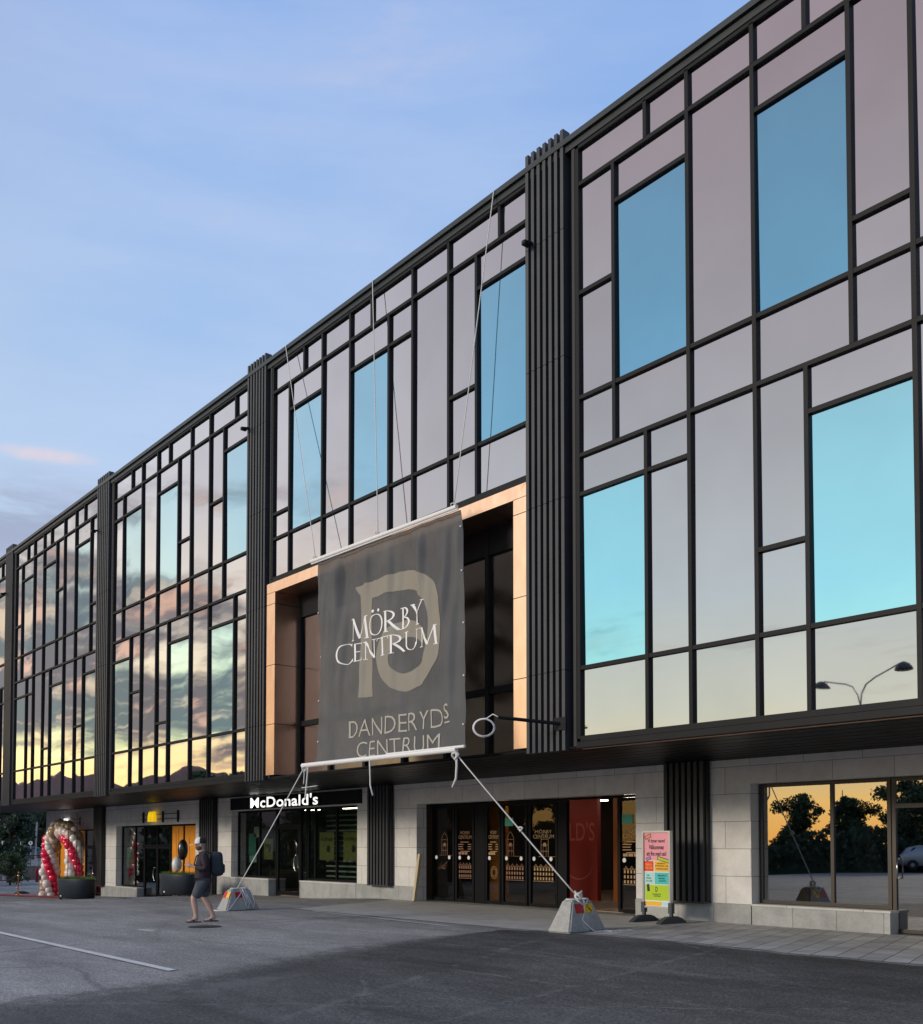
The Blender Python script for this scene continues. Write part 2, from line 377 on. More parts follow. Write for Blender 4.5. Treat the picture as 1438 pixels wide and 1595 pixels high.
mat('container', (.36, .39, .41), .6, var=.12, vscale=2)
mat('brown_roof', (.36, .22, .185), .8, var=.2, vscale=2); mat('house_wall', (.30, .24, .20), .85, var=.15, vscale=2); mat('pane_dark', (.03, .035, .04), .15)
mat('pink', (.86, .33, .40), .5); mat('red_tile', (.80, .05, .015), .5); mat('yellow_tile', (.88, .48, .01), .5); mat('teal_tile', (.05, .55, .53), .5)
mat('mint_tile', (.42, .72, .68), .5); mat('lime_tile', (.44, .62, .008), .5); mat('pale_blue_tile', (.50, .72, .78), .5); mat('lilac', (.32, .27, .52), .5)
mat('alu', (.50, .50, .50), .35, .8); mat('poster_white', (.78, .78, .76), .5); mat('foot_plastic', (.045, .052, .065), .5)
mat('orange_text', (.90, .34, .04), .5); mat('tan_tag', (.75, .30, .12), .5)
def banner_cloth():
    m = bpy.data.materials.new('banner_mesh'); m.use_nodes = True; t = NT(m.node_tree); b = t.n['Principled BSDF']
    pos = t.add('ShaderNodeNewGeometry').outputs['Position']
    n = t.noise(pos, 1.2, 4, .55)
    t.link(t.ramp(n, [(.3, (.105, .107, .107)), (.7, (.150, .151, .150))]), b.inputs['Base Color'])
    b.inputs['Roughness'].default_value = .7; b.inputs['Alpha'].default_value = .93
    b.inputs['Sheen Weight'].default_value = .1
    out = [q for q in t.n if q.type == 'OUTPUT_MATERIAL'][0]
    tl = t.add('ShaderNodeBsdfTranslucent'); tl.inputs[0].default_value = (.20, .20, .20, 1)
    mx = t.add('ShaderNodeMixShader'); mx.inputs[0].default_value = .30
    t.link(b.outputs[0], mx.inputs[1]); t.link(tl.outputs[0], mx.inputs[2]); t.link(mx.outputs[0], out.inputs[0])
    MATS['banner_mesh'] = m
banner_cloth()
def print_ink(name, col):
    m = mat(name, col, .75); t = NT(m.node_tree); b = t.n['Principled BSDF']; out = [q for q in t.n if q.type == 'OUTPUT_MATERIAL'][0]
    tl = t.add('ShaderNodeBsdfTranslucent'); tl.inputs[0].default_value = (.20, .20, .20, 1)
    mx = t.add('ShaderNodeMixShader'); mx.inputs[0].default_value = .30
    t.link(b.outputs[0], mx.inputs[1]); t.link(tl.outputs[0], mx.inputs[2]); t.link(mx.outputs[0], out.inputs[0])
print_ink('banner_beige', (.37, .34, .275)); print_ink('banner_beige_pale', (.60, .57, .48)); mat('banner_white', (.80, .80, .78), .7)

# ------------------------------------------------------------------ mesh helpers
class MB:
    def __init__(self): self.v = []; self.f = []; self.mi = []; self.cur = 0
    def quad(self, *p):
        k = len(self.v); self.v += [tuple(q) for q in p]; self.f.append(tuple(range(k, k + len(p)))); self.mi.append(self.cur); return self
    def box(self, x0, x1, y0, y1, z0, z1):
        k = len(self.v)
        self.v += [(x0, y0, z0), (x1, y0, z0), (x1, y1, z0), (x0, y1, z0), (x0, y0, z1), (x1, y0, z1), (x1, y1, z1), (x0, y1, z1)]
        for f in ((0, 3, 2, 1), (4, 5, 6, 7), (0, 1, 5, 4), (1, 2, 6, 5), (2, 3, 7, 6), (3, 0, 4, 7)):
            self.f.append(tuple(k + i for i in f)); self.mi.append(self.cur)
        return self
    def rbox(self, x0, x1, y0, y1, z0, z1, c=.01):          # box with chamfered edges
        bm = bmesh.new(); bmesh.ops.create_cube(bm, size=1)
        for v in bm.verts: v.co = Vector(((x0 + x1) / 2 + v.co.x * (x1 - x0), (y0 + y1) / 2 + v.co.y * (y1 - y0), (z0 + z1) / 2 + v.co.z * (z1 - z0)))
        bmesh.ops.bevel(bm, geom=bm.edges[:], offset=c, segments=2, affect='EDGES', profile=.5)
        return self.bm(bm)
    def bm(self, bm):
        k = len(self.v); bm.verts.index_update()
        self.v += [tuple(v.co) for v in bm.verts]
        for f in bm.faces: self.f.append(tuple(k + v.index for v in f.verts)); self.mi.append(self.cur)
        bm.free(); return self
    def prism(self, poly, axis, a, b):                        # polygon in 2D, extruded along axis
        n = len(poly); k = len(self.v)
        def p(u, w, d): return {'x': (d, u, w), 'y': (u, d, w), 'z': (u, w, d)}[axis]
        self.v += [p(u, w, a) for u, w in poly] + [p(u, w, b) for u, w in poly]
        self.f.append(tuple(range(k, k + n))); self.f.append(tuple(range(k + 2 * n - 1, k + n - 1, -1))); self.mi += [self.cur] * 2
        for i in range(n):
            j = (i + 1) % n; self.f.append((k + i, k + n + i, k + n + j, k + j)); self.mi.append(self.cur)
        return self
    def tube(self, pts, r, seg=8, cap=True):
        pts = [Vector(p) for p in pts]; n = len(pts); k = len(self.v)
        rr = r if isinstance(r, (list, tuple)) else [r] * n
        up = Vector((0, 0, 1)); prev = None
        for i, p in enumerate(pts):
            d = (pts[min(i + 1, n - 1)] - pts[max(i - 1, 0)]).normalized()
            if prev is None:
                a = d.cross(up); a = a if a.length > .05 else d.cross(Vector((1, 0, 0))); a.normalize()
            else: a = (prev - d * prev.dot(d)).normalized()
            prev = a; b = d.cross(a)
            for s in range(seg):
                th = 2 * math.pi * s / seg
                self.v.append(tuple(p + (a * math.cos(th) + b * math.sin(th)) * rr[i]))
        for i in range(n - 1):
            for s in range(seg):
                t = (s + 1) % seg
                self.f.append((k + i * seg + s, k + i * seg + t, k + (i + 1) * seg + t, k + (i + 1) * seg + s)); self.mi.append(self.cur)
        if cap:
            self.f.append(tuple(k + s for s in range(seg - 1, -1, -1))); self.f.append(tuple(k + (n - 1) * seg + s for s in range(seg))); self.mi += [self.cur] * 2
        return self
    def lathe(self, prof, c=(0, 0, 0), seg=24, sx=1, sy=1):
        k = len(self.v); n = len(prof)
        for r, z in prof:
            for s in range(seg):
                th = 2 * math.pi * s / seg; self.v.append((c[0] + r * sx * math.cos(th), c[1] + r * sy * math.sin(th), c[2] + z))
        for i in range(n - 1):
            for s in range(seg):
                t = (s + 1) % seg; self.f.append((k + i * seg + s, k + i * seg + t, k + (i + 1) * seg + t, k + (i + 1) * seg + s)); self.mi.append(self.cur)
        self.f.append(tuple(k + s for s in range(seg - 1, -1, -1))); self.f.append(tuple(k + (n - 1) * seg + s for s in range(seg))); self.mi += [self.cur] * 2
        return self
    def ball(self, c, r, seg=16, ring=10, sx=1, sy=1, sz=1):
        pr = [(r * math.sin(math.pi * i / ring) if 0 < i < ring else r * .01, -r * math.cos(math.pi * i / ring) * sz) for i in range(ring + 1)]
        return self.lathe(pr, c, seg, sx, sy)
    def build(self, name, m, parent=None, smooth=False, loc=None):
        me = bpy.data.meshes.new(name); me.from_pydata(self.v, [], self.f)
        ms = m if isinstance(m, (list, tuple)) else [m]
        for q in ms: me.materials.append(M[q] if isinstance(q, str) else q)
        if len(ms) > 1: me.polygons.foreach_set('material_index', self.mi)
        if smooth: me.polygons.foreach_set('use_smooth', [True] * len(self.f))
        me.update()
        o = bpy.data.objects.new(name, me); COL.objects.link(o)
        if loc: o.location = loc
        if parent is not None: attach(o, parent)
        return o
def attach(o, parent):
    o.parent = parent
    if parent.get('_world'):                                   # children built in world coordinates
        o.matrix_parent_inverse = Matrix.Translation(-Vector(parent['_world']))
def tag(o, label=None, cat=None, group=None, kind=None):
    if label: o['label'] = label
    if cat: o['category'] = cat
    if group: o['group'] = group
    if kind: o['kind'] = kind
    return o
def thing(name, label, cat, loc, rz=0.0, group=None, world=False):
    o = bpy.data.objects.new(name, None); COL.objects.link(o); o.location = loc; o.rotation_euler = (0, 0, rz)
    o.empty_display_size = .2
    if world: o['_world'] = tuple(loc)
    return tag(o, label, cat, group)
def sub(o, parent):                                            # sub-part built in the same coordinates as its part
    o.parent = parent; return o
def copy_tree(o, parent=None):
    c = o.copy(); COL.objects.link(c)
    if parent is not None: c.parent = parent; c.matrix_parent_inverse = o.matrix_parent_inverse.copy()
    for ch in list(o.children): copy_tree(ch, c)
    return c

def text_polys(body, bold=0.0, spacing=1.0):
    cu = bpy.data.curves.new('lettering', 'FONT'); cu.body = body; cu.size = 1; cu.offset = bold; cu.space_character = spacing; cu.resolution_u = 3
    o = bpy.data.objects.new('lettering', cu); COL.objects.link(o)
    dg = bpy.context.evaluated_depsgraph_get(); me = bpy.data.meshes.new_from_object(o.evaluated_get(dg))
    v = [(p.co.x, p.co.y) for p in me.vertices]; f = [tuple(p.vertices) for p in me.polygons]
    bpy.data.objects.remove(o); bpy.data.curves.remove(cu); bpy.data.meshes.remove(me)
    return v, f
def fit_text(body, x0, x1, y0, y1, bold=0.0, spacing=1.0, shear=0.0):
    v, f = text_polys(body, bold, spacing)
    ax = min(p[0] for p in v); bx = max(p[0] for p in v); ay = min(p[1] for p in v); by = max(p[1] for p in v)
    out = [(x0 + (p[0] - ax) / (bx - ax) * (x1 - x0), y0 + (p[1] - ay) / (by - ay) * (y1 - y0)) for p in v]
    return out, f
def put_flat(mb, vf, y, thick=0.0):                             # flat lettering on a plane facing the street
    v, f = vf; k = len(mb.v)
    mb.v += [(a, y, b) for a, b in v]
    for q in f: mb.f.append(tuple(k + i for i in q)); mb.mi.append(mb.cur)
    if thick:
        from collections import Counter
        e = Counter()
        for q in f:
            for i in range(len(q)): e[tuple(sorted((q[i], q[(i + 1) % len(q)])))] += 1
        k2 = len(mb.v); mb.v += [(a, y + thick, b) for a, b in v]
        for (i, j), c in e.items():
            if c == 1: mb.f.append((k + i, k + j, k2 + j, k2 + i)); mb.mi.append(mb.cur)
    return mb

def skin(name, verts, edges, radii, m, parent, sub=2, flat=None):
    me = bpy.data.meshes.new(name + '_cage'); me.from_pydata(verts, edges, []); o = bpy.data.objects.new(name + '_cage', me); COL.objects.link(o)
    o.modifiers.new('s', 'SKIN'); sv_ = me.skin_vertices[0].data
    for i, r in enumerate(radii):
        sv_[i].radius = (r, r) if not isinstance(r, tuple) else r
        sv_[i].use_root = (i == 0)
    ss = o.modifiers.new('u', 'SUBSURF'); ss.levels = sub; ss.render_levels = sub
    dg = bpy.context.evaluated_depsgraph_get(); dg.update()
    nm = bpy.data.meshes.new_from_object(o.evaluated_get(dg)); nm.name = name
    bpy.data.objects.remove(o); bpy.data.meshes.remove(me)
    nm.materials.clear(); nm.materials.append(M[m]); nm.polygons.foreach_set('use_smooth', [True] * len(nm.polygons))
    q = bpy.data.objects.new(name, nm); COL.objects.link(q); q.parent = parent
    return q

# ------------------------------------------------------------------ ground
GX = [-600, -200, -62, -48, -42.7, -34.3, -29, -25, -10, 60, 600]; GZ = [-1.3, -1.3, -1.2, -.84, -.69, -.21, -.16, 0, 0, 0, 0]
def zg(x): return float(np.interp(x, GX, GZ))
def ground():
    b = MB(); xs = sorted(set(GX + list(np.linspace(-62, -10, 40)))); ys = [-600, -120, -40, -20, -10, 0, 4, 12, 40, 120, 600]
    for y in ys:
        for x in xs: b.v.append((x, y, zg(x) - (.0 if y < 40 else 0)))
    n = len(xs)
    for j in range(len(ys) - 1):
        for i in range(n - 1): b.f.append((j * n + i, j * n + i + 1, (j + 1) * n + i + 1, (j + 1) * n + i)); b.mi.append(0)
    tag(b.build('ground', 'old_asphalt'), kind='structure')
ground()
def sheet(name, poly, z, m):
    b = MB(); b.v = [(x, y, zg(x) + z) for x, y in poly]; b.f = [tuple(range(len(poly)))]; b.mi = [0]
    bm = bmesh.new(); me = bpy.data.meshes.new('t'); me.from_pydata(b.v, [], b.f); bm.from_mesh(me); bpy.data.meshes.remove(me)
    bmesh.ops.triangulate(bm, faces=bm.faces[:]); bmesh.ops.recalc_face_normals(bm, faces=bm.faces[:])
    if bm.faces[:] and sum(f.normal.z for f in bm.faces) < 0: bmesh.ops.reverse_faces(bm, faces=bm.faces[:])
    c = MB().bm(bm); return tag(c.build(name, m), kind='structure')
def jag(pts, step=.22, amp=.05, seed=1):
    r = random.Random(seed); out = []
    for (x0, y0), (x1, y1) in zip(pts, pts[1:]):
        L = math.hypot(x1 - x0, y1 - y0); n = max(1, int(L / step)); nx, ny = -(y1 - y0) / L, (x1 - x0) / L
        for i in range(n):
            a = r.gauss(0, amp) if i else 0
            out.append((x0 + (x1 - x0) * i / n + nx * a, y0 + (y1 - y0) * i / n + ny * a))
    out.append(pts[-1]); return out
edge = jag([(-9.2, -18), (-10.6, -14), (-11.35, -11.4), (-11.55, -9.4), (-12.3, -7.7), (-13.3, -5.9), (-13.85, -4.2), (-14.1, -2.8), (-14.3, -1.2), (-14.25, -.34), (-13.7, -.05), (-12.4, .12), (-10.2, .14), (-8.2, -.06), (-6.3, .05), (0, .1), (40, .1)], .2, .035, 3)
def worn_sheet(name, poly, z, m, wear):                       # edge zone carries a 0..1 fade from the rim inwards
    n = len(poly); area = sum(poly[i][0] * poly[(i + 1) % n][1] - poly[(i + 1) % n][0] * poly[i][1] for i in range(n))
    if area < 0: poly = poly[::-1]; wear = wear[::-1]
    V = list(poly); inn = []
    for i in range(n):
        k = 9 if wear[i] > .5 else 3; p0, p1, p2 = Vector(poly[i - k]), Vector(poly[i]), Vector(poly[(i + k) % n]); d = (p2 - p0).normalized()
        q = p1 + Vector((-d.y, d.x)) * wear[i]; inn.append((q.x, q.y))
    for _ in range(14):                                        # even out the inner line so that it never crosses itself
        inn = [((inn[i - 1][0] + 2 * inn[i][0] + inn[(i + 1) % n][0]) / 4, (inn[i - 1][1] + 2 * inn[i][1] + inn[(i + 1) % n][1]) / 4) if wear[i] > .25 and wear[i - 1] > .2 and wear[(i + 1) % n] > .2 else inn[i] for i in range(n)]
    b = MB(); b.v = [(x, y, zg(x) + z) for x, y in poly + inn]
    b.f = [(i, (i + 1) % n, n + (i + 1) % n, n + i) for i in range(n)]; b.mi = [0] * n
    bm = bmesh.new(); me = bpy.data.meshes.new(name); me.from_pydata(b.v, [], b.f + [tuple(range(n, 2 * n))]); bm.from_mesh(me)
    big = [f for f in bm.faces if len(f.verts) > 4]; bmesh.ops.triangulate(bm, faces=big); bm.to_mesh(me); bm.free()
    at = me.attributes.new('fade', 'FLOAT', 'POINT'); at.data.foreach_set('value', [0.0] * n + [1.0] * n)
    me.materials.append(M[m]); o = bpy.data.objects.new(name, me); COL.objects.link(o); return tag(o, kind='structure')
worn_sheet('road', edge + [(40, -60), (-6, -60)], .004, 'fresh_asphalt', [min(1.7, max(.12, (-y - .3) * .45)) if y > -15 else .3 for x, y in edge] + [.1] * 2)
sheet('pavement', jag([(40, .22), (0, .22), (-6.3, .17), (-8.2, .06), (-10.2, .26), (-12.4, .24), (-13.0, .3)], .3, .02, 5) + [(-13.0, 4.24), (40, 4.24)], .008, 'paving')
sheet('entrance_apron', [(-13.02, .12), (-14.2, -.18), (-22.3, -.28), (-24.0, 4.24), (-13.02, 4.24)], .010, 'apron')
ln = MB()
for pts in ([(-21.2, -.36), (-15.5, -.72), (-15.5, -.80), (-21.2, -.44)],
            [(-24.0, -8.02), (-12.45, -7.90), (-12.40, -8.03), (-24.0, -8.15)]):
    sheet('road_line', pts, .014, 'white_paint')
pp_ = jag([(-44, .2), (-38, 1.2), (-34, .6), (-33, -.4), (-38, -.6), (-44, .2)], .5, .08, 9)[:-1]
worn_sheet('asphalt_patch', pp_, .006, 'fresh_asphalt', [.3] * len(pp_))

# ------------------------------------------------------------------ shopping centre
W = 4.285
root = thing('shopping_centre', 'long shopping centre with mauve and blue reflective glass storeys above a pale stone ground floor', 'building', (-29, 4, 0), world=True)
PIL = [(-59.85, -58.75), (-48.40, -47.30), (-36.95, -35.72), (-25.35, -24.22), (-13.97, -12.86), (-2.55, -1.4)]
BAYS = [(-58.55, -48.40), (-47.10, -36.95), (-35.52, -25.35), (-24.05, -13.97), (-12.68, -2.55), (-1.2, 8.9)]
U1 = [0, .91, 2.55, 3.82, 5.44, 6.36, 7.65, 8.57, 10.15]; U2 = [0, .91, 2.55, 3.82, 5.44, 6.36, 7.65, 9.30, 10.15]
L1 = [0, 1.63, 2.55, 3.82, 4.74, 6.36, 7.65, 9.28, 10.15]; L2 = [0, 1.63, 2.55, 3.82, 4.74, 6.36, 7.65, 8.58, 10.15]
T1 = [0, 1.65, 2.55, 3.82, 4.74, 6.36, 7.65, 9.30, 10.15]; T2 = [0, 1.65, 2.55, 3.82, 4.74, 6.36, 7.65, 8.62, 10.15]
ZT, Z1, Z2, Z3, Z4, Z5, Z6, Z7 = 14.72, 14.02, 13.27, 9.96, 8.87, 8.14, 4.90, 3.59
def up(lst): return lst
# per bay: top columns, upper columns + pane rows, lower columns + pane rows; 'w' marks vision glass
def S_(*z): return list(z)
SPEC = {
 1: (T2, U2, [[Z1, 11.35, Z3, Z4], [Z1, Z2, 'w', Z3, Z4], [Z1, Z3, Z4], [Z1, Z2, 'w', Z3, Z4], [Z1, 11.98, Z3, Z4], [Z1, Z3, Z4], [Z1, Z2, 'w', Z3, Z4], [Z1, 10.71, Z3, Z4]],
        L2, [[Z4, Z5, 'w', Z6], [Z4, Z5, Z6], [Z4, Z6], [Z4, 5.62, Z6], [Z4, Z5, 'w', Z6], [Z4, Z6], [Z4, 6.21, Z6], [Z4, Z5, 'w', Z6]]),
 2: (T1, U1, [[Z1, Z2, Z3, Z4], [Z1, Z2, 'w', Z3, Z4], [Z1, Z3, Z4], [Z1, Z2, 'w', Z3, Z4], [Z1, 11.27, Z3, Z4], [Z1, Z3, Z4], [Z1, 11.91, Z3, Z4], [Z1, Z2, 'w', Z3, Z4]],
        L1, [[Z4, Z5, 'w', Z6], [Z4, 6.88, Z6], [Z4, Z6], [Z4, 5.62, Z6], [Z4, Z5, 'w', Z6], [Z4, Z6], [Z4, Z5, 'w', Z6], [Z4, Z5, Z6]]),
 3: (T1, U1, [[Z1, 10.64, Z3, Z4], [Z1, Z2, 'w', Z3, Z4], [Z1, Z3, Z4], [Z1, Z2, 'w', Z3, Z4], [Z1, Z2, Z3, Z4], [Z1, Z3, Z4], [Z1, 11.25, Z3, Z4], [Z1, Z2, 'w', Z3, Z4]], None, None),
 4: (T1, U1, [[Z1, 11.94, Z3, Z4], [Z1, Z2, 'w', Z3, Z4], [Z1, Z3, Z4], [Z1, Z2, 'w', Z3, Z4], [Z1, 10.73, Z3, Z4], [Z1, Z3, Z4], [Z1, 11.6, Z3, Z4], [Z1, Z2, 'w', Z3, Z4]],
        L1, [[Z4, Z5, 'w', Z6], [Z4, Z5, Z6], [Z4, Z6], [Z4, 6.24, Z6], [Z4, Z5, 'w', Z6], [Z4, Z6], [Z4, Z5, 'w', Z6], [Z4, Z5, Z6]]),
}
L4 = [0, 1.63, 2.55, 3.82, 4.70, 6.36, 7.65, 9.28, 10.15]
SPEC[0] = SPEC[2]; SPEC[5] = SPEC[1]
MW = .036                                                     # half width of a mullion
panes = []
for bi, (a, c) in enumerate(BAYS):
    T, U, UR, Lw, LR = SPEC[bi]
    sc = (c - a) / 10.15; X = lambda v: a + v * sc
    fr = MB(); F0, F1 = -.02, .13
    nj = [0]
    def vert(x, z0, z1, hw=MW): fr.box(x - hw, x + hw, F0, F1, z0, z1)
    def hor(x0, x1, z, hh=MW, f0=None): fr.box(x0, x1, (F0 + .004) if f0 is None else f0, F1, z - hh, z + hh)
    # edges
    zb = Z4 if bi == 3 else Z7
    vert(a + .02, zb, ZT, .05); vert(c - .02, zb, ZT, .05)
    A, Cc = a + .07, c - .07
    cols_top = [X(v) for v in T]; cu = [X(v) for v in U]
    for x in cols_top[1:-1]: vert(x, Z1 + MW, ZT)
    hor(A, Cc, Z1); hor(A, Cc, Z3, f0=-.012); hor(A, Cc, Z4)
    fr.box(A, Cc, F0, F1, ZT - .02, ZT + .05)
    for x in cu[1:-1]: vert(x, Z4 + MW, Z1 - MW)
    def cells(cols, rows, zend):
        for i, rw in enumerate(rows):
            x0 = (cols[i] + MW) if i else A; x1 = (cols[i + 1] - MW) if i < len(rows) - 1 else Cc
            zs = []; flag = {}
            for q in rw:
                if q == 'w': flag[len(zs)] = True
                else: zs.append(q)
            for j in range(len(zs) - 1):
                panes.append([bi, x0, x1, zs[j + 1] + MW, zs[j] - MW, flag.get(j + 1, False)])
            for z in zs[1:-1]:
                if z not in (Z3,): hor(x0, x1, z)
    for i in range(8):
        panes.append([bi, (cols_top[i] + MW) if i else A, (cols_top[i + 1] - MW) if i < 7 else Cc, Z1 + MW, ZT - .02, False])
    cells(cu, UR, Z4)
    if Lw:
        cl = [X(v) for v in (L4 if bi == 4 else Lw)]
        for x in cl[1:-1]: vert(x, Z7 + .05, Z4 - MW)
        hor(A, Cc, Z6, f0=-.012)
        cells(cl, LR, Z6)
        for i in range(8):
            panes.append([bi, (cl[i] + MW) if i else A, (cl[i + 1] - MW) if i < 7 else Cc, Z7 + .05, Z6 - MW, False])
        fr.box(A, Cc, F0, F1, Z7 - .05, Z7 + .05); fr.box(a, c, F0 - .03, F1, Z7 - .17, Z7 - .06)
    else:
        fr.box(a, c, F0 - .03, F1, Z4 - .115, Z4 - MW - .008)
    BAYOBJ = fr.build('curtain_wall', 'black_metal', root)
    for p in panes:
        if p[0] == bi and len(p) == 6: p.append(BAYOBJ)
def shows(p):                                                  # how large a pane stands in the photograph's view
    def pr(x, z):
        v = Vector((x, .07, z)) - CAM; d = v.dot(FW)
        return (719 + FPX * v.dot(RT) / d, 1315 - FPX * v.z / d) if d > 1 else (9e9, 0)
    q = [pr(p[1], p[3]), pr(p[2], p[3]), pr(p[2], p[4]), pr(p[1], p[4])]
    q = [(min(max(a, 0), 1438), min(max(b, 0), 1595)) for a, b in q]
    return abs(sum(q[i][0] * q[(i + 1) % 4][1] - q[(i + 1) % 4][0] * q[i][1] for i in range(4))) / 2
def pane_mesh(mb, p):
    _, x0, x1, z0, z1 = p[:5]
    t = [rnd.gauss(0, .0024) for _ in range(3)]
    def y(u, v): return .043 + t[0] * (u - .5) * (x1 - x0) + t[1] * (v - .5) * (z1 - z0)
    ex = .03
    a, b_, c, d = (x0 - ex, y(0, 0), z0 - ex), (x1 + ex, y(1, 0), z0 - ex), (x1 + ex, y(1, 1), z1 + ex), (x0 - ex, y(0, 1), z1 + ex)
    mb.quad(a, b_, c, d); bk = [(q[0], q[1] + .03, q[2]) for q in (a, b_, c, d)]
    mb.quad(*bk[::-1])
    fr4 = [a, b_, c, d]
    for i in range(4): j = (i + 1) % 4; mb.quad(fr4[j], fr4[i], bk[i], bk[j])
sp = sorted([p for p in panes if not p[5]], key=lambda p: -shows(p))
for p in [p for p in panes if p[5]]:
    mb = MB(); pane_mesh(mb, p); o = mb.build('window', 'blue_glass' if p[3] > Z4 else 'curtain_glow_glass'); o.parent = p[6]
for p in sp[:98]:
    mb = MB(); pane_mesh(mb, p); o = mb.build('glass_panel', 'mauve_glass'); o.parent = p[6]
rest = MB()
for p in sp[98:]: pane_mesh(rest, p)
tag(rest.build('glass_panel', 'mauve_glass', root), kind='stuff')

# body behind the glass, roof edge, pilasters, soffit
b = MB(); b.box(-55.9, 9.0, .135, 24, 3.46, 14.7); b.box(-60.0, -55.92, .135, 4.6, 3.46, 14.7)
# the portal recess is cut out of the upper body: build the body round it
b = MB()
b.box(-55.9, -24.2, .14, 24, 3.46, 14.70); b.box(-13.95, 9.0, .14, 24, 3.46, 14.70)
b.box(-24.2, -13.95, .14, 24, 8.80, 14.70); b.box(-24.2, -13.95, .86, 24, 3.46, 8.80)
b.box(-60.0, -55.92, .14, 4.6, 3.46, 14.70)
b.build('wall', 'void_black', root)
b = MB()
b.box(-60.1, 9.1, -.10, .14, 14.90, 15.01); b.box(-60.1, 9.1, -.04, .14, 14.77, 14.896); b.box(-60.1, 9.1, .142, 24.1, 14.704, 14.95)
cp = b.build('roof_edge', 'coping_metal', root)
for (a, c) in PIL:
    b = MB(); bk = MB()
    n = 7; pt = (c - a) / n
    for i in range(n):
        x = a + i * pt
        for z0, z1 in ((3.40, 4.90), (4.91, 8.16), (8.17, 10.86), (10.87, 13.31), (13.32, 15.24)):
            b.box(x, x + pt * .50, -.085, .10, z0, z1)
    o = b.build('slat_pilaster', 'slat_metal', root)
    bk.box(a + .002, c + .16, .102, .138, 3.44, 14.76); bk.box(c + .08, c + .16, -.02, .10, 3.44, 14.76)
    q = bk.build('backing', 'void_black', None); q.parent = o
b = MB()
for i in range(18):                                             # soffit of long dark metal panels
    y0 = -.02 + i * .2422
    b.box(-60.1, 9.1, y0, y0 + .238, 3.425 + .004 * (i % 2), 3.455)
b.build('soffit', 'soffit_metal', root)
b = MB(); b.box(-12.6, 9.0, .02, .10, 3.395, 3.424); b.build('soffit_trim', 'brown_soffit', root)

# copper portal round the recessed glazing
px0, px1, pz1, pz0 = -24.20, -13.98, 8.745, 3.52
bw, bh, dep = .44, .27, .70
b = MB()
def cop(x0, x1, z0, z1): b.box(x0, x1, -.05, .02, z0, z1)
g = .006
for z0, z1 in ((pz0, 4.89), (4.90, 6.5), (6.51, 8.16), (8.17, pz1 - bh)):
    b.box(px0, px0 + bw, -.06, dep, z0, z1 - g); b.box(px1 - bw + .06, px1, -.06, dep, z0, z1 - g)
b.prism([(px0, pz1), (px0 + bw, pz1 - bh + g), (px0, pz1 - bh + g)], 'y', -.06, dep)
b.prism([(px1, pz1), (px1, pz1 - bh + g), (px1 - bw + .06, pz1 - bh + g)], 'y', -.06, dep)
xs = [px0 + bw + .02, -21.9, -18.8, -16.2, px1 - bw + .04]
b.prism([(px0 + .012, pz1), (-21.905, pz1), (-21.905, pz1 - bh), (px0 + bw + .006, pz1 - bh)], 'y', -.06, dep)
for x0, x1 in ((-21.9, -18.8), (-18.79, -16.2)): b.box(x0, x1 - .006, -.06, dep, pz1 - bh, pz1)
b.prism([(-16.194, pz1), (px1 - .012, pz1), (px1 - bw + .054, pz1 - bh), (-16.194, pz1 - bh)], 'y', -.06, dep)
portal = b.build('portal', 'copper_panel', root)
ix0, ix1, iz1 = px0 + bw, px1 - bw + .06, pz1 - bh
b = MB(); b.box(ix0, ix1, dep + .16, dep + .2, pz0, iz1); sub(b.build('backing', 'void_black'), portal).matrix_parent_inverse = Matrix()
pm = [ix0 + .06, -22.2, -20.6, -19.0, -17.4, -15.98, ix1 - .03]
b = MB()
for x in pm: b.box(x - .06, x + .06, dep - .03, dep + .12, pz0 + .06, iz1)
for i in range(len(pm) - 1):
    b.box(pm[i] + .06, pm[i + 1] - .06, dep - .02, dep + .12, 4.86, 5.0); b.box(pm[i] + .06, pm[i + 1] - .06, dep - .02, dep + .12, iz1 - .62, iz1)
b.box(ix0, ix1, dep - .06, dep + .15, pz0 - .04, pz0 + .06)
sub(b.build('window_frame', 'black_metal'), portal)
for i in range(len(pm) - 1):
    for z0, z1 in ((pz0 + .06, 4.86), (5.0, iz1 - .62)):
        mb = MB(); mb.box(pm[i] + .055, pm[i + 1] - .055, dep + .05, dep + .08, z0, z1); sub(mb.build('window', 'bronze_glass'), portal)
b = MB(); b.box(px0, px1, .0, dep + .1, 3.46, pz0 - .045); sub(b.build('portal_base', 'black_metal'), portal)

# ground-floor stone wall with its openings
OPEN = [(-54.6, -47.75, 2.40), (-46.0, -37.65, 2.49), (-34.6, -26.18, 2.90), (-23.12, -14.92, 2.82), (-11.88, -3.0, 2.90), (-1.2, 8.0, 2.90)]
b = MB(); xs = [-55.9] + [v for o in OPEN for v in o[:2]] + [9.0]
for i in range(0, len(xs), 2):
    b.box(xs[i], xs[i + 1], W, W + .36, -1.3 if xs[i] < -24 else -.3, 3.42)
for a, c, h in OPEN: b.box(a, c, W, W + .36, h, 3.42)
b.box(-55.9, -55.55, W + .362, 24, -1.4, 3.42)
b.build('stone_wall', 'pale_stone', root)
b = MB()                                                        # plinth: a step proud of the wall, broken by the doors
def plinth(x0, x1, top):
    b = MB()
    n = max(1, int((x1 - x0) / 2.5))
    for i in range(n):
        a = x0 + (x1 - x0) * i / n; c = x0 + (x1 - x0) * (i + 1) / n
        b.prism([(a, zg(a) - .1), (c, zg(c) - .1), (c, top), (a, top)], 'y', W - .03, W - .001)
    b.build('plinth', 'grey_plinth', root)
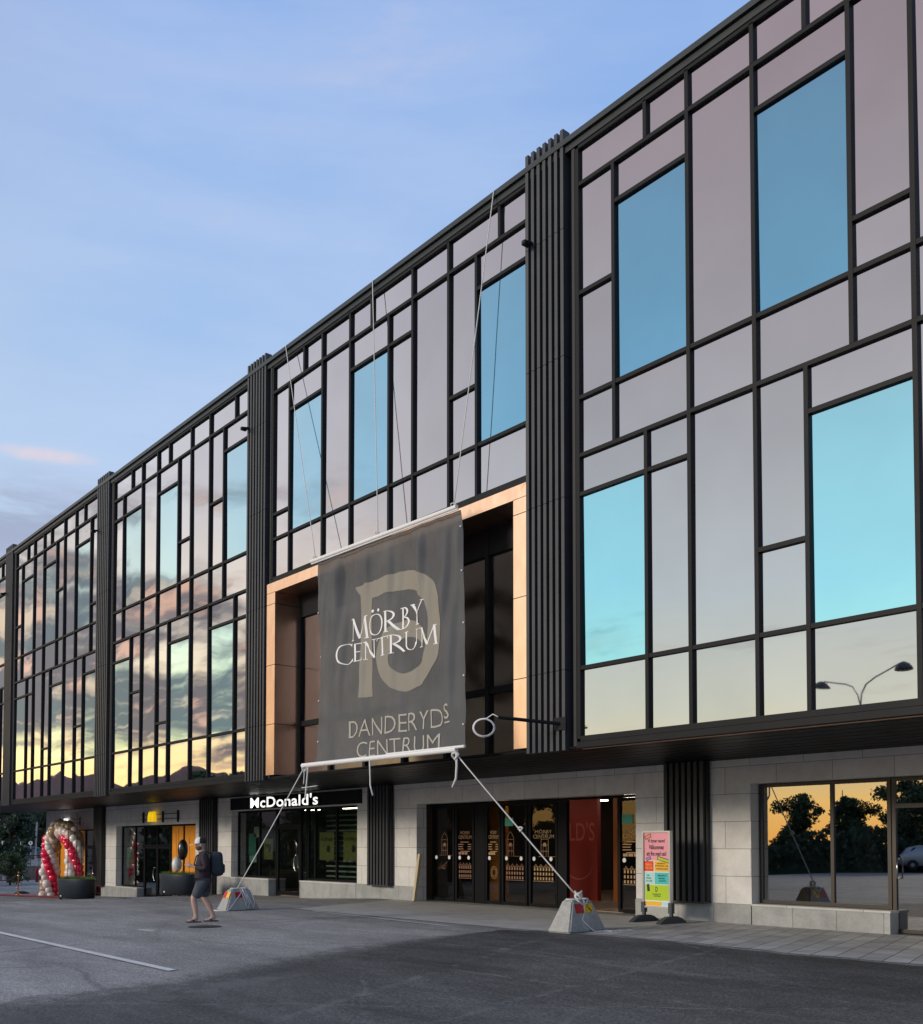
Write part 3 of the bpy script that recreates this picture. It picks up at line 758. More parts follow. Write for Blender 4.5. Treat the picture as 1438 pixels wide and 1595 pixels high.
plinth(-55.9, -54.6, -.38); plinth(-47.75, -46.0, -.31); plinth(-37.65, -35.8, .05); plinth(-35.79, -34.6, .41); plinth(-26.18, -23.12, .41); plinth(-14.92, -11.88, .41)
def sill(x0, x1, top, zb0, zb1):
    s = MB(); s.prism([(x0, zb0 - .1), (x1, zb1 - .1), (x1, top - .045), (x0, top - .045)], 'y', W - .031, W + .29)
    o = s.build('window_bench', 'grey_plinth', root)
    t = MB(); t.rbox(x0 - .0, x1 + .02, W - .05, W + .29, top - .044, top, .006); sub(t.build('sill', 'sill_stone'), o)
sill(-11.86, -8.95, .43, 0, 0); sill(-45.98, -43.42, -.29, zg(-46), zg(-43.4)); sill(-34.58, -31.70, .42, zg(-34.6), zg(-31.7)); sill(-29.58, -26.2, .42, zg(-29.6), zg(-26.2))
for (a, c) in PIL[1:]:
    b = MB(); zb = {1: -.33, 2: -.25}.get(PIL.index((a, c)), .41)
    b.box(a, c, W - .13, W - .032, zb, 3.42)
    o = b.build('pillar', 'void_black', root); q = MB(); n = 7; pt = (c - a) / n
    for i in range(n): q.box(a + i * pt + .02, a + i * pt + .02 + pt * .55, W - .21, W - .132, zb + .02, 3.42)
    q.box(a, c, W - .21, W - .132, zb - .02, zb + .018)
    sub(q.build('slat', 'slat_metal'), o)

def frame_rect(mb, x0, x1, z0, z1, y0, y1, t=.06):
    mb.box(x0, x0 + t, y0, y1, z0, z1); mb.box(x1 - t, x1, y0, y1, z0, z1)
    mb.box(x0 + t, x1 - t, y0, y1, z0, z0 + t); mb.box(x0 + t, x1 - t, y0, y1, z1 - t, z1)
def glazed(name, x0, x1, z0, z1, y, gm='shop_glass', t=.06, mull=(), trans=(), part=None, fm='door_black'):
    mb = MB(); frame_rect(mb, x0, x1, z0, z1, y - .03, y + .05, t)
    for x in mull: mb.box(x - .035, x + .035, y - .03, y + .05, z0 + t, z1 - t)
    for z in trans:
        cuts = [x0 + t] + [q for x in mull for q in (x - .035, x + .035)] + [x1 - t]
        for i in range(0, len(cuts), 2): mb.box(cuts[i], cuts[i + 1], y - .028, y + .05, z - .04, z + .04)
    o = mb.build(name, fm, root)
    g_ = MB(); g_.box(x0 + t - .01, x1 - t + .01, y + .005, y + .02, z0 + t - .01, z1 - t + .01); sub(g_.build('pane', gm), o)
    return o
mat('bronze_frame', (.050, .042, .036), .4, .4)
mat('door_black', (.006, .0065, .008), .55, 0, .12)
mat('unlit_room', (.012, .011, .011), .8)
Y3 = W + .3
glazed('shop_window', -11.86, -9.06, .44, 2.89, Y3, 'mirror_glass', mull=(-10.24,), t=.07, fm='bronze_frame')
d = glazed('door', -9.04, -7.75, .02, 2.89, Y3, 'mirror_glass', trans=(2.36,), t=.07, fm='bronze_frame')
h = MB(); h.tube([(-8.92, Y3 - .03, 1.02), (-8.92, Y3 - .10, 1.02), (-8.92, Y3 - .10, 1.38), (-8.92, Y3 - .03, 1.38)], .014); sub(h.build('handle', 'steel', None, True), d)
glazed('shop_window', -7.73, -3.02, .02, 2.89, Y3, 'mirror_glass', mull=(-6.1, -4.6), t=.07, fm='bronze_frame')
glazed('shop_window', -1.18, 7.98, .02, 2.89, Y3, mull=(1.2, 3.5, 5.7), t=.07)
glazed('shop_window', -34.58, -31.69, .43, 2.89, Y3, mull=(-32.93,))
def arc_handle(x, z, y, r, parent, s=1):
    h = MB(); h.tube([(x + s * r * .75 * math.cos(a) , y - .06, z + r * math.sin(a)) for a in np.linspace(-1.25, 1.25, 11)], .017)
    h.tube([(x + s * r * .75 * math.cos(1.0), y - .06, z + r * math.sin(1.0)), (x + s * r * .75 * math.cos(1.0), y - .01, z + r * math.sin(1.0))], .012)
    h.tube([(x + s * r * .75 * math.cos(1.0), y - .06, z - r * math.sin(1.0)), (x + s * r * .75 * math.cos(1.0), y - .01, z - r * math.sin(1.0))], .012)
    sub(h.build('handle', 'steel', None, True), parent)
d = glazed('door', -31.67, -30.06, -.12, 2.30, Y3, t=.11); arc_handle(-30.2, 1.0, Y3, .30, d, -1)
glazed('transom_window', -31.67, -30.06, 2.31, 2.89, Y3)
glazed('shop_window', -30.04, -29.63, -.12, 2.89, Y3, t=.05)
glazed('shop_window', -29.57, -26.2, .43, 2.89, Y3, mull=(-29.1, -27.79))
glazed('shop_window', -45.98, -43.40, -.28, 2.48, Y3, mull=(-44.41,))
d = glazed('door', -43.38, -42.0, zg(-43) + .02, 1.55, Y3, t=.09); arc_handle(-42.12, .35, Y3, .30, d, -1)
d = glazed('door', -41.98, -40.64, zg(-42) + .06, 1.55, Y3, t=.09)
glazed('transom_window', -43.38, -40.64, 1.57, 2.48, Y3, mull=(-42.0,))
def film(name, x0, x1, z0, z1, y, mull=()):
    mb = MB(); frame_rect(mb, x0, x1, z0, z1, y - .03, y + .05, .06)
    for x in mull: mb.box(x - .05, x + .05, y - .03, y + .05, z0 + .06, z1 - .06)
    o = mb.build(name, 'black_metal', root); g_ = MB(); g_.box(x0 + .05, x1 - .05, y + .005, y + .02, z0 + .05, z1 - .05); sub(g_.build('film', 'orange_film'), o)
    return o
o = film('shop_window', -40.6, -37.67, -.35, 2.48, Y3, (-39.34,))
l = MB()
for a, z0, z1, k in ((-40.2, .1, 2.2, .12), (-39.85, -.2, 2.3, -.1), (-38.9, .0, 1.9, .1), (-38.2, .3, 2.2, -.05)):
    l.tube([(a, Y3 + .0, z0), (a + k, Y3 + .0, (z0 + z1) / 2), (a + k * .3, Y3 + .0, z1)], .012, 6)
sub(l.build('drawing', 'orange_film_ink'), o)
o = film('shop_window', -54.58, -50.75, zg(-52) + .1, 2.39, Y3, (-52.35,))
d = glazed('door', -50.73, -49.2, zg(-50) + .05, 1.5, Y3, t=.09); arc_handle(-49.4, .35, Y3, .3, d, -1)
glazed('transom_window', -50.73, -49.2, 1.52, 2.39, Y3); glazed('shop_window', -49.18, -47.77, zg(-49) + .1, 2.39, Y3)

# entrance: row of sliding glass doors, one leaf open
Y4 = W + .57
LEAVES = [(-23.08, -22.06), (-22.02, -21.2), (-20.72, -20.1), (-20.06, -19.06), (-19.0, -17.95), (-15.93, -14.95)]
dots = []
for i, (a, c) in enumerate(LEAVES):
    d = glazed('door', a, c, .03, 2.76, Y4, 'door_glass', .075, fm='door_black')
    k = MB(); cz = 1.27
    for x in ([a + .18, c - .25] if c - a > .7 else [a + .15]):
        k.lathe([(.055, 0), (.055, .002)], (0, 0, 0), 20)
        n0 = len(k.v) - 40
        for j in range(n0, len(k.v)): vx = k.v[j]; k.v[j] = (x + vx[0], Y4 - .006 - vx[2], cz + vx[1])
    sub(k.build('safety_dot', 'white_dot'), d)
    k = MB(); w = c - a - .15; x0 = a + .075
    Yd = Y4 - .004
    if i in (1, 2, 5, 4):
        xx0, xx1 = (x0 + .08 * w, x0 + .92 * w)
        for body, z0, z1 in (('MÖRBY', 1.93, 2.04), ('CENTRUM', 1.80, 1.90)): put_flat(k, fit_text(body, xx0 + (.07 if body == 'MÖRBY' else 0), xx1 - (.07 if body == 'MÖRBY' else 0), z0, z1), Yd)
        if i in (1, 2, 5):
            for q, (l0, l1) in enumerate(((.2, .75), (.06, .4), (.06, .36), (.06, .4), (.2, .8))):
                z = 1.70 - q * .065; k.quad((x0 + l0 * w, Yd, z), (x0 + l1 * w, Yd, z), (x0 + l1 * w, Yd, z + .022), (x0 + l0 * w, Yd, z + .022))
                if 0 < q < 4: k.quad((x0 + .68 * w, Yd, z), (x0 + .9 * w, Yd, z), (x0 + .9 * w, Yd, z + .022), (x0 + .68 * w, Yd, z + .022))
            for q in range(3): xq = x0 + (.08 + q * .2) * w; k.quad((xq, Yd, 1.36), (xq + .17 * w, Yd, 1.36), (xq + .17 * w, Yd, 1.43), (xq, Yd, 1.43))
    def bar(xa, za, xb, zb, t=.012):
        L = math.hypot(xb - xa, zb - za) or 1; nx, nz = -(zb - za) / L * t / 2, (xb - xa) / L * t / 2
        k.quad((xa + nx, Yd, za + nz), (xb + nx, Yd, zb + nz), (xb - nx, Yd, zb - nz), (xa - nx, Yd, za - nz))
    if i in (0, 4, 3):                                           # line-drawn tower
        cx = x0 + (.55 if i != 3 else .3) * w; tw = .13; z0, z1 = 1.33, 1.82
        for s in (-1, 1): bar(cx + s * tw, z0, cx + s * tw, z1); bar(cx + s * tw, z1, cx + s * tw * .55, z1 + .1); bar(cx + s * tw * .55, z1 + .1, cx, z1 + .17); bar(cx + s * .055, z0, cx + s * .055, z0 + .3, .008)
        for z in (z0, z0 + .14, z0 + .3, z1 - .04): bar(cx - tw, z, cx + tw, z, .010)
        bar(cx - .05, z1 - .18, cx + .05, z1 - .18, .09); bar(cx - tw - .1, z0, cx + tw + .3, z0, .008)
    if i in (1, 4, 5, 3):                                        # line-drawn building with rows of windows
        xa, xb = x0 + .08 * w, x0 + .92 * w; n = 7
        for z in (.72, .84, .96):
            for q in range(n): xq = xa + (xb - xa) * (q + .25) / n; k.quad((xq, Yd, z), (xq + (xb - xa) * .5 / n, Yd, z), (xq + (xb - xa) * .5 / n, Yd, z + .075), (xq, Yd, z + .075))
        bar(xa, .69, xb, .69); bar(xa, 1.06, xb, 1.06)
        for q in range(4): bar(xa + (xb - xa) * (q + .2) / 4, 1.06, xa + (xb - xa) * (q + .5) / 4, 1.13, .01); bar(xa + (xb - xa) * (q + .5) / 4, 1.13, xa + (xb - xa) * (q + .8) / 4, 1.06, .01)
    if i == 2:
        cx = x0 + .55 * w
        for rr in (.13, .085): 
            pts = [(cx + rr * math.cos(t_) * 1.0, .88 + rr * 1.25 * math.sin(t_)) for t_ in np.linspace(0, 2 * math.pi, 17)]
            for p_, q_ in zip(pts, pts[1:]): bar(*p_, *q_, .012)
    if i == 0:
        for q in range(9): bar(x0 + rnd.uniform(.2, .8) * w, rnd.uniform(.9, 1.15), x0 + rnd.uniform(.2, .8) * w, rnd.uniform(.9, 1.15), .008)
    sub(k.build('decal', 'gold_decal' if i in (4, 2, 5) else 'copper_decal'), d)
    if i in (3, 5):
        k = MB(); k.quad((x0 + .05 * w, Yd - .001, 2.14), (x0 + .37, Yd - .001, 2.14), (x0 + .37, Yd - .001, 2.36), (x0 + .05 * w, Yd - .001, 2.36)); sub(k.build('sticker', 'green_sticker'), d)
b = MB(); b.box(-21.17, -20.75, Y4 - .02, Y4 + .06, .02, 2.76); b.box(-17.93, -17.62, Y4 - .03, Y4 + .08, .02, 2.76); b.box(-23.1, -14.94, Y4 - .05, Y4 + .12, 2.77, 2.82)
b.build('door_frame', 'door_black', root)

# rooms behind the shop fronts
def room(x0, x1, z0, depth, fm='dark_floor', wm='dark_room', ztop=3.2, y=None):
    y = (W + .40) if y is None else y
    b = MB(); b.box(x0, x1, y + depth, y + depth + .1, z0, ztop); b.box(x0 - .1, x0, y, y + depth, z0, ztop); b.box(x1, x1 + .1, y, y + depth, z0, ztop); b.box(x0, x1, y, y + depth, ztop, ztop + .1)
    o = b.build('interior_wall', wm, root); f = MB(); f.box(x0, x1, y, y + depth, z0 - .1, z0); sub(f.build('floor', fm), o)
    return o
def lamps(o, pts):
    for x, y, z, w, dx in pts:
        m_ = MB(); m_.box(x, x + w, y, y + dx, z, z + .04); sub(m_.build('ceiling_lamp', 'lamp_white'), o)
o = room(-24.0, -14.3, .02, 9.0, y=W + .7)
lamps(o, [(-22.5, W + 3, 3.1, .9, .12), (-19.5, W + 4.6, 3.1, .9, .12), (-20.6, W + 2.2, 3.1, .9, .12), (-17.0, W + 7, 3.1, .9, .12), (-15.6, W + 2.0, 3.1, .5, .1), (-18.6, W + 7.6, 3.1, .9, .12), (-22.9, W + 7.4, 3.1, .5, .12), (-21.9, W + 7.9, 3.1, .5, .12), (-20.9, W + 6.6, 3.1, .5, .12), (-19.4, W + 1.6, 3.1, .9, .12)])
b = MB(); b.box(-21.3, -19.62, W + 3.9, W + 4.05, .02, 3.15); o2 = b.build('partition', 'red_wall', root)
k = MB(); put_flat(k, fit_text("LD'S", -20.72, -19.72, 1.75, 2.3), W + 3.893)
pts = [(-20.35 + .55 * math.cos(a), 1.05 + .45 * math.sin(a)) for a in np.linspace(math.pi * 1.08, math.pi * 1.92, 15)]
for p_, q_ in zip(pts, pts[1:]): k.quad((p_[0], W + 3.893, p_[1]), (q_[0], W + 3.893, q_[1]), (q_[0], W + 3.893, q_[1] + .05), (p_[0], W + 3.893, p_[1] + .05))
sub(k.build('wall_lettering', 'red_wall_mark'), o2)
b = MB(); b.box(-24.2 + 1.6, -24.2 + 2.0, W + 2.4, W + 2.8, .02, 3.1); b.build('interior_column', 'orange_film', root)
b = MB(); b.box(-18.75, -18.6, W + 3.6, W + 3.9, .02, 3.1); b.build('partition', 'orange_film_ink', root)
o = room(-34.9, -25.6, -.1, 7.0); lamps(o, [(-33.6, W + 2.6, 2.95, .9, .14), (-31.1, W + 2.7, 2.95, .9, .14), (-28.3, W + 4, 2.95, .9, .14)])
for x0, x1, z0, z1, m_ in ((-33.9, -33.35, 1.25, 2.05, 'teal_poster'), (-33.85, -33.3, .98, 1.23, 'mint_tile'), (-32.75, -32.1, 1.1, 1.85, 'olive_poster'), (-28.95, -28.05, 1.12, 2.05, 'olive_poster'), (-27.5, -26.5, 1.12, 2.05, 'olive_poster'), (-33.5, -33.1, 1.9, 2.3, 'white_poster')):
    b = MB(); b.box(x0, x1, Y3 + .06, Y3 + .066, z0, z1); q = b.build('poster', m_, root)
    if m_ == 'olive_poster':
        k = MB(); put_flat(k, fit_text('VI ÖPPNAR', x0 + .08, x1 - .08, z1 - .3, z1 - .15, .02), Y3 + .058)
        k.lathe([(.12, 0), (.12, .001)], (0, 0, 0), 16); n0 = len(k.v) - 32
        for j in range(n0, len(k.v)): vx = k.v[j]; k.v[j] = ((x0 + x1) / 2 + .1 + vx[0], Y3 + .058 - vx[2], z0 + .38 + vx[1])
        sub(k.build('poster_print', 'black_mark'), q)
b = MB()
for i in range(13):
    z = .55 + i * .17; b.box(-29.0, -26.35, Y3 + .35, Y3 + .37, z, z + .055)
b.build('blind', 'blind_slat', root)
o = room(-46.4, -37.3, -.75, 6.0, ztop=2.75); lamps(o, [(-42.8, W + 2.2, 1.35, .7, .12), (-44.6, W + 3.6, 2.5, .9, .12), (-40.9, W + 3, 2.5, .9, .12)])
b = MB(); b.box(-45.6, -44.8, Y3 + .06, Y3 + .066, .55, 1.5); b.build('poster', 'teal_poster', root)
o = room(-55.2, -47.6, -1.0, 5.0, ztop=2.7); lamps(o, [(-50.6, W + 3, 2.4, .9, .12)])
o = room(-12.3, 8.8, -.05, 6.0, 'unlit_room', 'unlit_room')
b = MB(); b.prism([(-9.95, .5), (-9.55, .5), (-9.75, 2.0), (-10.3, 2.0)], 'y', W + 1.0, W + 1.2); b.build('display_stand', 'white_poster', root)
b = MB(); b.prism([(-9.5, .45), (-9.2, .45), (-9.25, 1.1), (-9.6, 1.1)], 'y', W + .9, W + 1.0); b.build('display_bag', 'yellow_tile', root)
b = MB(); b.box(-11.7, -9.3, W + 1.4, W + 2.0, .0, .75); b.build('display_table', 'dark_room', root)

# ------------------------------------------------------------------ signs on the wall
t = thing('shop_sign', "glowing white McDonald's letter sign over the shop door below the banner", 'sign', (-30.5, W, 2.9), world=True)
t['label'] = "glowing white letter sign reading McDonald's over the shop front left of the entrance"
b = MB(); b.box(-34.6, -25.9, W - .05, W - .005, 2.93, 3.37); b.build('backboard', 'black_metal', t)
k = MB(); ft = fit_text("McDonald's", -32.85, -28.25, 2.96, 3.35, .016, 1.04); put_flat(k, ft, W - .152); lt = k.build('lettering', 'sign_white', t)
k = MB(); put_flat(k, ft, W - .149, .095); rt_ = k.build('letter_return', 'black_metal'); rt_.parent = lt
t = thing('shop_sign', 'glowing yellow double-arch M sign over the orange shop window', 'sign', (-41.6, W, 2.6), world=True)
k = MB()
for s in (-1, 1):
    o_, i_ = [], []
    cx = -41.6 + s * .18
    for a in np.linspace(0, math.pi, 21):
        k_ = abs(math.cos(a)); o_.append((cx + .185 * math.cos(a) * (1.0), 2.62 + .44 * math.sin(a) ** .8)); i_.append((cx + .125 * math.cos(a), 2.62 + .37 * math.sin(a) ** .55))
    for j in range(20):
        y_ = W - .20 - (.0015 if s > 0 else 0)
        k.quad((*[o_[j][0]], y_, o_[j][1]), (o_[j + 1][0], y_, o_[j + 1][1]), (i_[j + 1][0], y_, i_[j + 1][1]), (i_[j][0], y_, i_[j][1]))
        k.quad((o_[j][0], y_, o_[j][1]), (o_[j][0], W - .1, o_[j][1]), (o_[j + 1][0], W - .1, o_[j + 1][1]), (o_[j + 1][0], y_, o_[j + 1][1]))
        k.quad((i_[j][0], y_, i_[j][1]), (i_[j + 1][0], y_, i_[j + 1][1]), (i_[j + 1][0], W - .1, i_[j + 1][1]), (i_[j][0], W - .1, i_[j][1]))
k.build('emblem', 'sign_yellow', t)
b = MB()
for z in (2.72, 2.92): b.box(-42.9, -39.0, W - .09, W - .06, z, z + .025)
for x in (-42.8, -40.75, -39.25): b.box(x - .05, x + .05, W - .06, W - .002, 2.58, 3.06)
b.build('rail', 'black_metal', t)
t = thing('shop_sign', 'small glowing white café letter sign peeking over the balloon arch', 'sign', (-52.8, W, 2.55), world=True)
k = MB(); put_flat(k, fit_text('café', -53.75, -52.2, 2.62, 2.98, .03), W - .12, .06); k.build('lettering', 'sign_white', t)
b = MB()
for z in (2.72, 2.9): b.box(-53.9, -50.6, W - .055, W - .03, z, z + .02)
for x in (-53.7, -50.75): b.box(x - .04, x + .04, W - .03, W - .002, 2.6, 3.0)
b.build('rail', 'black_metal', t)

# ------------------------------------------------------------------ banner with its bars and ropes
TL, TR_, BL, BR_ = Vector((-21.06, -.38, 8.62)), Vector((-15.60, -.38, 8.54)), Vector((-20.45, -.80, 3.60)), Vector((-14.97, -.80, 3.52))
def fold(s, v):
    v = max(0.0, min(1.0, v)); return fold0(s, v) * min(1, (1 - v) * 9 + .12) * min(1, v * 9 + .12)
def fold0(s, v):
    a = .11 * (.34 + .66 * v ** 1.2)
    w = math.sin(s * 31 + 1.3 * math.sin(v * 3)) * .5 + math.sin(s * 17 + 2.0 + v * 1.6) * .7 + math.sin(s * 52 + v * 4) * .42 + math.sin(s * 83 - v * 9) * .24 + math.sin(s * 118 + 3 * math.sin(v * 5)) * .17
    return a * w * (.35 + .65 * abs(2 * s - 1) ** .6) + .05 * math.sin(v * math.pi) * math.sin(s * math.pi) + .030 * math.sin(26 * (s + .55 * (1 - v))) * max(0, v - .45) * max(0, .5 - s) * 5 + .030 * math.sin(27 * (s - .5 * (1 - v))) * max(0, v - .5) * max(0, s - .5) * 5 + .012 * math.sin(v * 38 + 4 * math.sin(s * 9)) * (1 - v)
def ban(s, v, off=0.0):                                          # v = 1 at the top bar
    p = BL.lerp(BR_, s).lerp(TL.lerp(TR_, s), v); return (p.x, p.y + fold(s, v) - off, p.z)
t = thing('banner', 'large dark grey banner lettered MÖRBY CENTRUM hanging before the copper portal', 'banner', tuple((BL + BR_) / 2), world=True)
b = MB(); ns, nv = 240, 70
for j in range(nv + 1):
    for i in range(ns + 1): b.v.append(ban(i / ns, j / nv))
for j in range(nv):
    for i in range(ns): b.f.append((j * (ns + 1) + i, j * (ns + 1) + i + 1, (j + 1) * (ns + 1) + i + 1, (j + 1) * (ns + 1) + i)); b.mi.append(0)
cloth = b.build('cloth', 'banner_mesh', t, True)
def dense(poly_v, poly_f, step=.02):                              # cut flat artwork so that it follows the folds
    bm = bmesh.new(); vs = [bm.verts.new((a, b_, 0)) for a, b_ in poly_v]
    for f in poly_f:
        try: bm.faces.new([vs[i] for i in f])
        except ValueError: pass
    lo = min(p[0] for p in poly_v); hi = max(p[0] for p in poly_v)
    x = lo + step
    while x < hi:
        bmesh.ops.bisect_plane(bm, geom=bm.verts[:] + bm.edges[:] + bm.faces[:], plane_co=(x, 0, 0), plane_no=(1, 0, 0)); x += step
    lo = min(p[1] for p in poly_v); hi = max(p[1] for p in poly_v); x = lo + step * 2
    while x < hi:
        bmesh.ops.bisect_plane(bm, geom=bm.verts[:] + bm.edges[:] + bm.faces[:], plane_co=(0, x, 0), plane_no=(0, 1, 0)); x += step * 2
    bmesh.ops.triangulate(bm, faces=bm.faces[:])
    bm.verts.index_update(); v = [(q.co.x, q.co.y) for q in bm.verts]; f = [tuple(w.index for w in q.verts) for q in bm.faces]; bm.free()
    return v, f
def on_banner(mb, v, f, off):
    off += .006; v, f = dense(v, f, .012); k = len(mb.v); mb.v += [ban(a, b_, off) for a, b_ in v]
    for q in f: mb.f.append(tuple(k + i for i in q)); mb.mi.append(0)
def ring(outer, inner):
    n = len(outer); return outer + inner, [(i, i + 1, n + i + 1, n + i) for i in range(n - 1)]
def spl(pts, n=8):
    P = [Vector((*p, 0)) for p in pts]; out = []
    for i in range(len(P) - 1):
        a, b_, c, d_ = P[max(i - 1, 0)], P[i], P[i + 1], P[min(i + 2, len(P) - 1)]
        for q in range(n):
            u = q / n; w = .5 * ((2 * b_) + (c - a) * u + (2 * a - 5 * b_ + 4 * c - d_) * u * u + (3 * b_ - a - 3 * c + d_) * u ** 3); out.append((w.x, w.y))
    out.append(tuple(P[-1][:2])); return out
art = MB()
on_banner(art, [(.29, .811), (.326, .765), (.32, .281), (.413, .277), (.416, .731), (.416, .815)], [(0, 1, 2, 3, 4, 5)], .001)
on_banner(art, *ring(spl([(.417, .8155), (.498, .818), (.619, .821), (.717, .80), (.828, .728), (.884, .58), (.880, .48), (.849, .409), (.757, .303), (.626, .276), (.499, .334), (.442, .435), (.455, .51), (.50, .56), (.573, .590), (.66, .590), (.73, .56), (.785, .50)]),
                     spl([(.417, .735), (.48, .737), (.554, .739), (.682, .724), (.751, .676), (.789, .609), (.793, .53), (.775, .45), (.72, .375), (.618, .357), (.554, .390), (.530, .435), (.545, .48), (.575, .505), (.625, .515), (.68, .510), (.72, .495), (.745, .47)])), .003)
sub(art.build('emblem', 'banner_beige'), cloth)
art = MB()
v, f = fit_text('DANDERYD', .244, .878, .100, .178, -.012, 1.0); on_banner(art, v, f, .006)
v, f = fit_text('S', .889, .926, .130, .192, 0); on_banner(art, v, f, .006)
on_banner(art, [(.889, .112), (.927, .114), (.927, .120), (.889, .118)], [(0, 1, 2, 3)], .006)
v, f = fit_text('CENTRUM', .313, .857, .004, .075, -.012); on_banner(art, v, f, .006)
sub(art.build('lower_lettering', 'banner_beige_pale'), cloth)
# serif capitals drawn stroke by stroke
class Glyphs:
    def __init__(self): self.parts = []
    def st(self, x0, y0, x1, y1, w):
        L = math.hypot(x1 - x0, y1 - y0); nx, ny = -(y1 - y0) / L * w / 2, (x1 - x0) / L * w / 2
        self.parts.append(([(x0 + nx, y0 + ny), (x0 - nx, y0 - ny), (x1 - nx, y1 - ny), (x1 + nx, y1 + ny)], [(0, 1, 2, 3)]))
    def sf(self, x, y, w=.2): self.st(x - w / 2, y, x + w / 2, y, .035)
    def ar(self, cx, cy, rx, ry, a0, a1, thick=.13, thin=.035, n=26):
        o, i = [], []
        for k in range(n + 1):
            a = R(a0 + (a1 - a0) * k / n); w = thin + (thick - thin) * abs(math.cos(a))
            o.append((cx + rx * math.cos(a), cy + ry * math.sin(a))); i.append((cx + (rx - w) * math.cos(a), cy + (ry - w * .75) * math.sin(a)))
        self.parts.append(ring(o, i))
TH, TN = .115, .042
def glyph(ch):
    g = Glyphs(); w = .7
    if ch == 'M':
        w = 1.06; g.st(.14, 0, .17, .98, TN); g.st(.17, 1, .52, .06, TH); g.st(.50, .06, .86, 1, TN); g.st(.86, 1, .92, 0, TH); g.sf(.14, .018, .2); g.sf(.92, .018, .26); g.sf(.12, .985, .16); g.sf(.92, .985, .16)
    elif ch in 'OÖ':
        w = .98; g.ar(.48, .5, .46, .51, 0, 360, TH)
        if ch == 'Ö':
            for x in (.33, .63): g.ar(x, 1.17, .075, .075, 0, 360, .075, .075, 14)
    elif ch == 'R':
        w = .82; g.st(.17, 0, .17, 1, TH); g.ar(.2, .745, .42, .255, -90, 90, TH); g.st(.30, .5, .78, .02, TH); g.sf(.17, .018, .27); g.sf(.13, .985, .2); g.sf(.80, .018, .14)
    elif ch == 'B':
        w = .72; g.st(.17, 0, .17, 1, TH); g.ar(.2, .765, .36, .235, -90, 90, TH); g.ar(.2, .275, .45, .275, -90, 90, TH); g.sf(.14, .985, .2); g.sf(.14, .018, .2)
    elif ch == 'Y':
        w = .78; g.st(.06, 1, .40, .46, TH); g.st(.74, 1.06, .40, .46, TN); g.st(.40, .48, .40, 0, TH); g.sf(.08, .985, .22); g.sf(.74, 1.05, .17); g.sf(.40, .018, .26)
    elif ch == 'C':
        w = .9; g.ar(.52, .5, .48, .51, 48, 318, TH); g.st(.83, .78, .85, .96, .03); g.st(.86, .07, .90, .22, .03)
    elif ch == 'E':
        w = .62; g.st(.17, 0, .17, 1, TH); g.st(.15, .98, .55, .98, TN); g.st(.17, .53, .47, .53, TN); g.st(.15, .02, .58, .02, TN); g.st(.55, .86, .55, 1, .03); g.st(.58, 0, .60, .16, .03); g.sf(.14, .018, .2)
    elif ch == 'N':
        w = .92; g.st(.15, 0, .15, 1, TN); g.st(.13, 1, .78, 0, TH); g.st(.78, 0, .78, 1, TN); g.sf(.15, .018, .22); g.sf(.78, .985, .22); g.sf(.1, .985, .15)
    elif ch == 'T':
        w = .74; g.st(.38, 0, .38, .98, TH); g.st(.02, .975, .74, .975, TN); g.st(.03, .84, .03, 1, .03); g.st(.73, .84, .73, 1.02, .03); g.sf(.38, .018, .28)
    elif ch == 'U':
        w = .9; g.st(.15, .34, .15, 1, TH); g.ar(.445, .345, .36, .36, 180, 360, TH); g.st(.785, .34, .785, 1, TN); g.sf(.15, .985, .26); g.sf(.785, .985, .22)
    return g.parts, w
def serif_line(word, s0, s1, v0, vh, big_first=1.0):
    total = sum(glyph(c)[1] * (big_first if i == 0 else 1) for i, c in enumerate(word)); k = (s1 - s0) / total; x = s0
    for i, c in enumerate(word):
        q = big_first if i == 0 else 1; parts, w = glyph(c)
        for n, (v, f) in enumerate(parts):
            on_banner(word_mb, [(x + a * k * q, v0 + (1 - q) * .18 * vh + b_ * vh * q) for a, b_ in v], f, .006 + .0006 * n + .0001 * i)
        x += w * k * q
word_mb = MB()
serif_line('MÖRBY', .255, .765, .5575, .098, 1.08); serif_line('CENTRUM', .150, .850, .455, .085, 1.16)
sub(word_mb.build('lettering', 'banner_white'), cloth)
b = MB()
for v in (.10, .30, .52, .74, .93):
    for s in (.006, .994): p = ban(s, v, .012); b.ball(p, .022, 8, 6)
sub(b.build('eyelet', 'white_metal'), cloth)
b = MB(); a_, c_ = TL + Vector((-.20, -.09, .05)), TR_ + Vector((-.02, -.09, .05)); b.tube([a_, c_], .045, 10); b.tube([a_ + Vector((.1, -.05, -.09)), c_ + Vector((.1, -.05, -.09))], .018, 8); b.build('top_bar', 'white_metal', t)
bb0, bb1 = Vector((-21.0, -.84, 3.555)), Vector((-14.93, -.84, 3.53))
b = MB(); b.tube([bb0, bb1 + Vector((-.25, 0, 0))], .055, 10); b.tube([bb0 + Vector((3.5, -.02, .03)), bb1 + Vector((.02, -.02, .04))], .03, 10); b.build('bottom_bar', 'white_metal', t)
def rope(label, pts, r=.012, extra=()):
    b = MB(); b.tube(pts, r, 6)
    for e, rr in extra: b.tube(e, rr, 6)
    return tag(b.build('rope', 'rope', None, True), label, 'rope', 'ropes holding the banner')
def hang(a, c, sag=.0, n=10):
    a, c = Vector(a), Vector(c); return [a.lerp(c, i / n) - Vector((0, 0, sag * 4 * (i / n) * (1 - i / n))) for i in range(n + 1)]
def knot(c, r=.05): c = Vector(c); return [c + Vector((r * math.cos(a), r * .6 * math.sin(a * 2), r * math.sin(a) - r)) for a in np.linspace(0, 6.3, 12)]
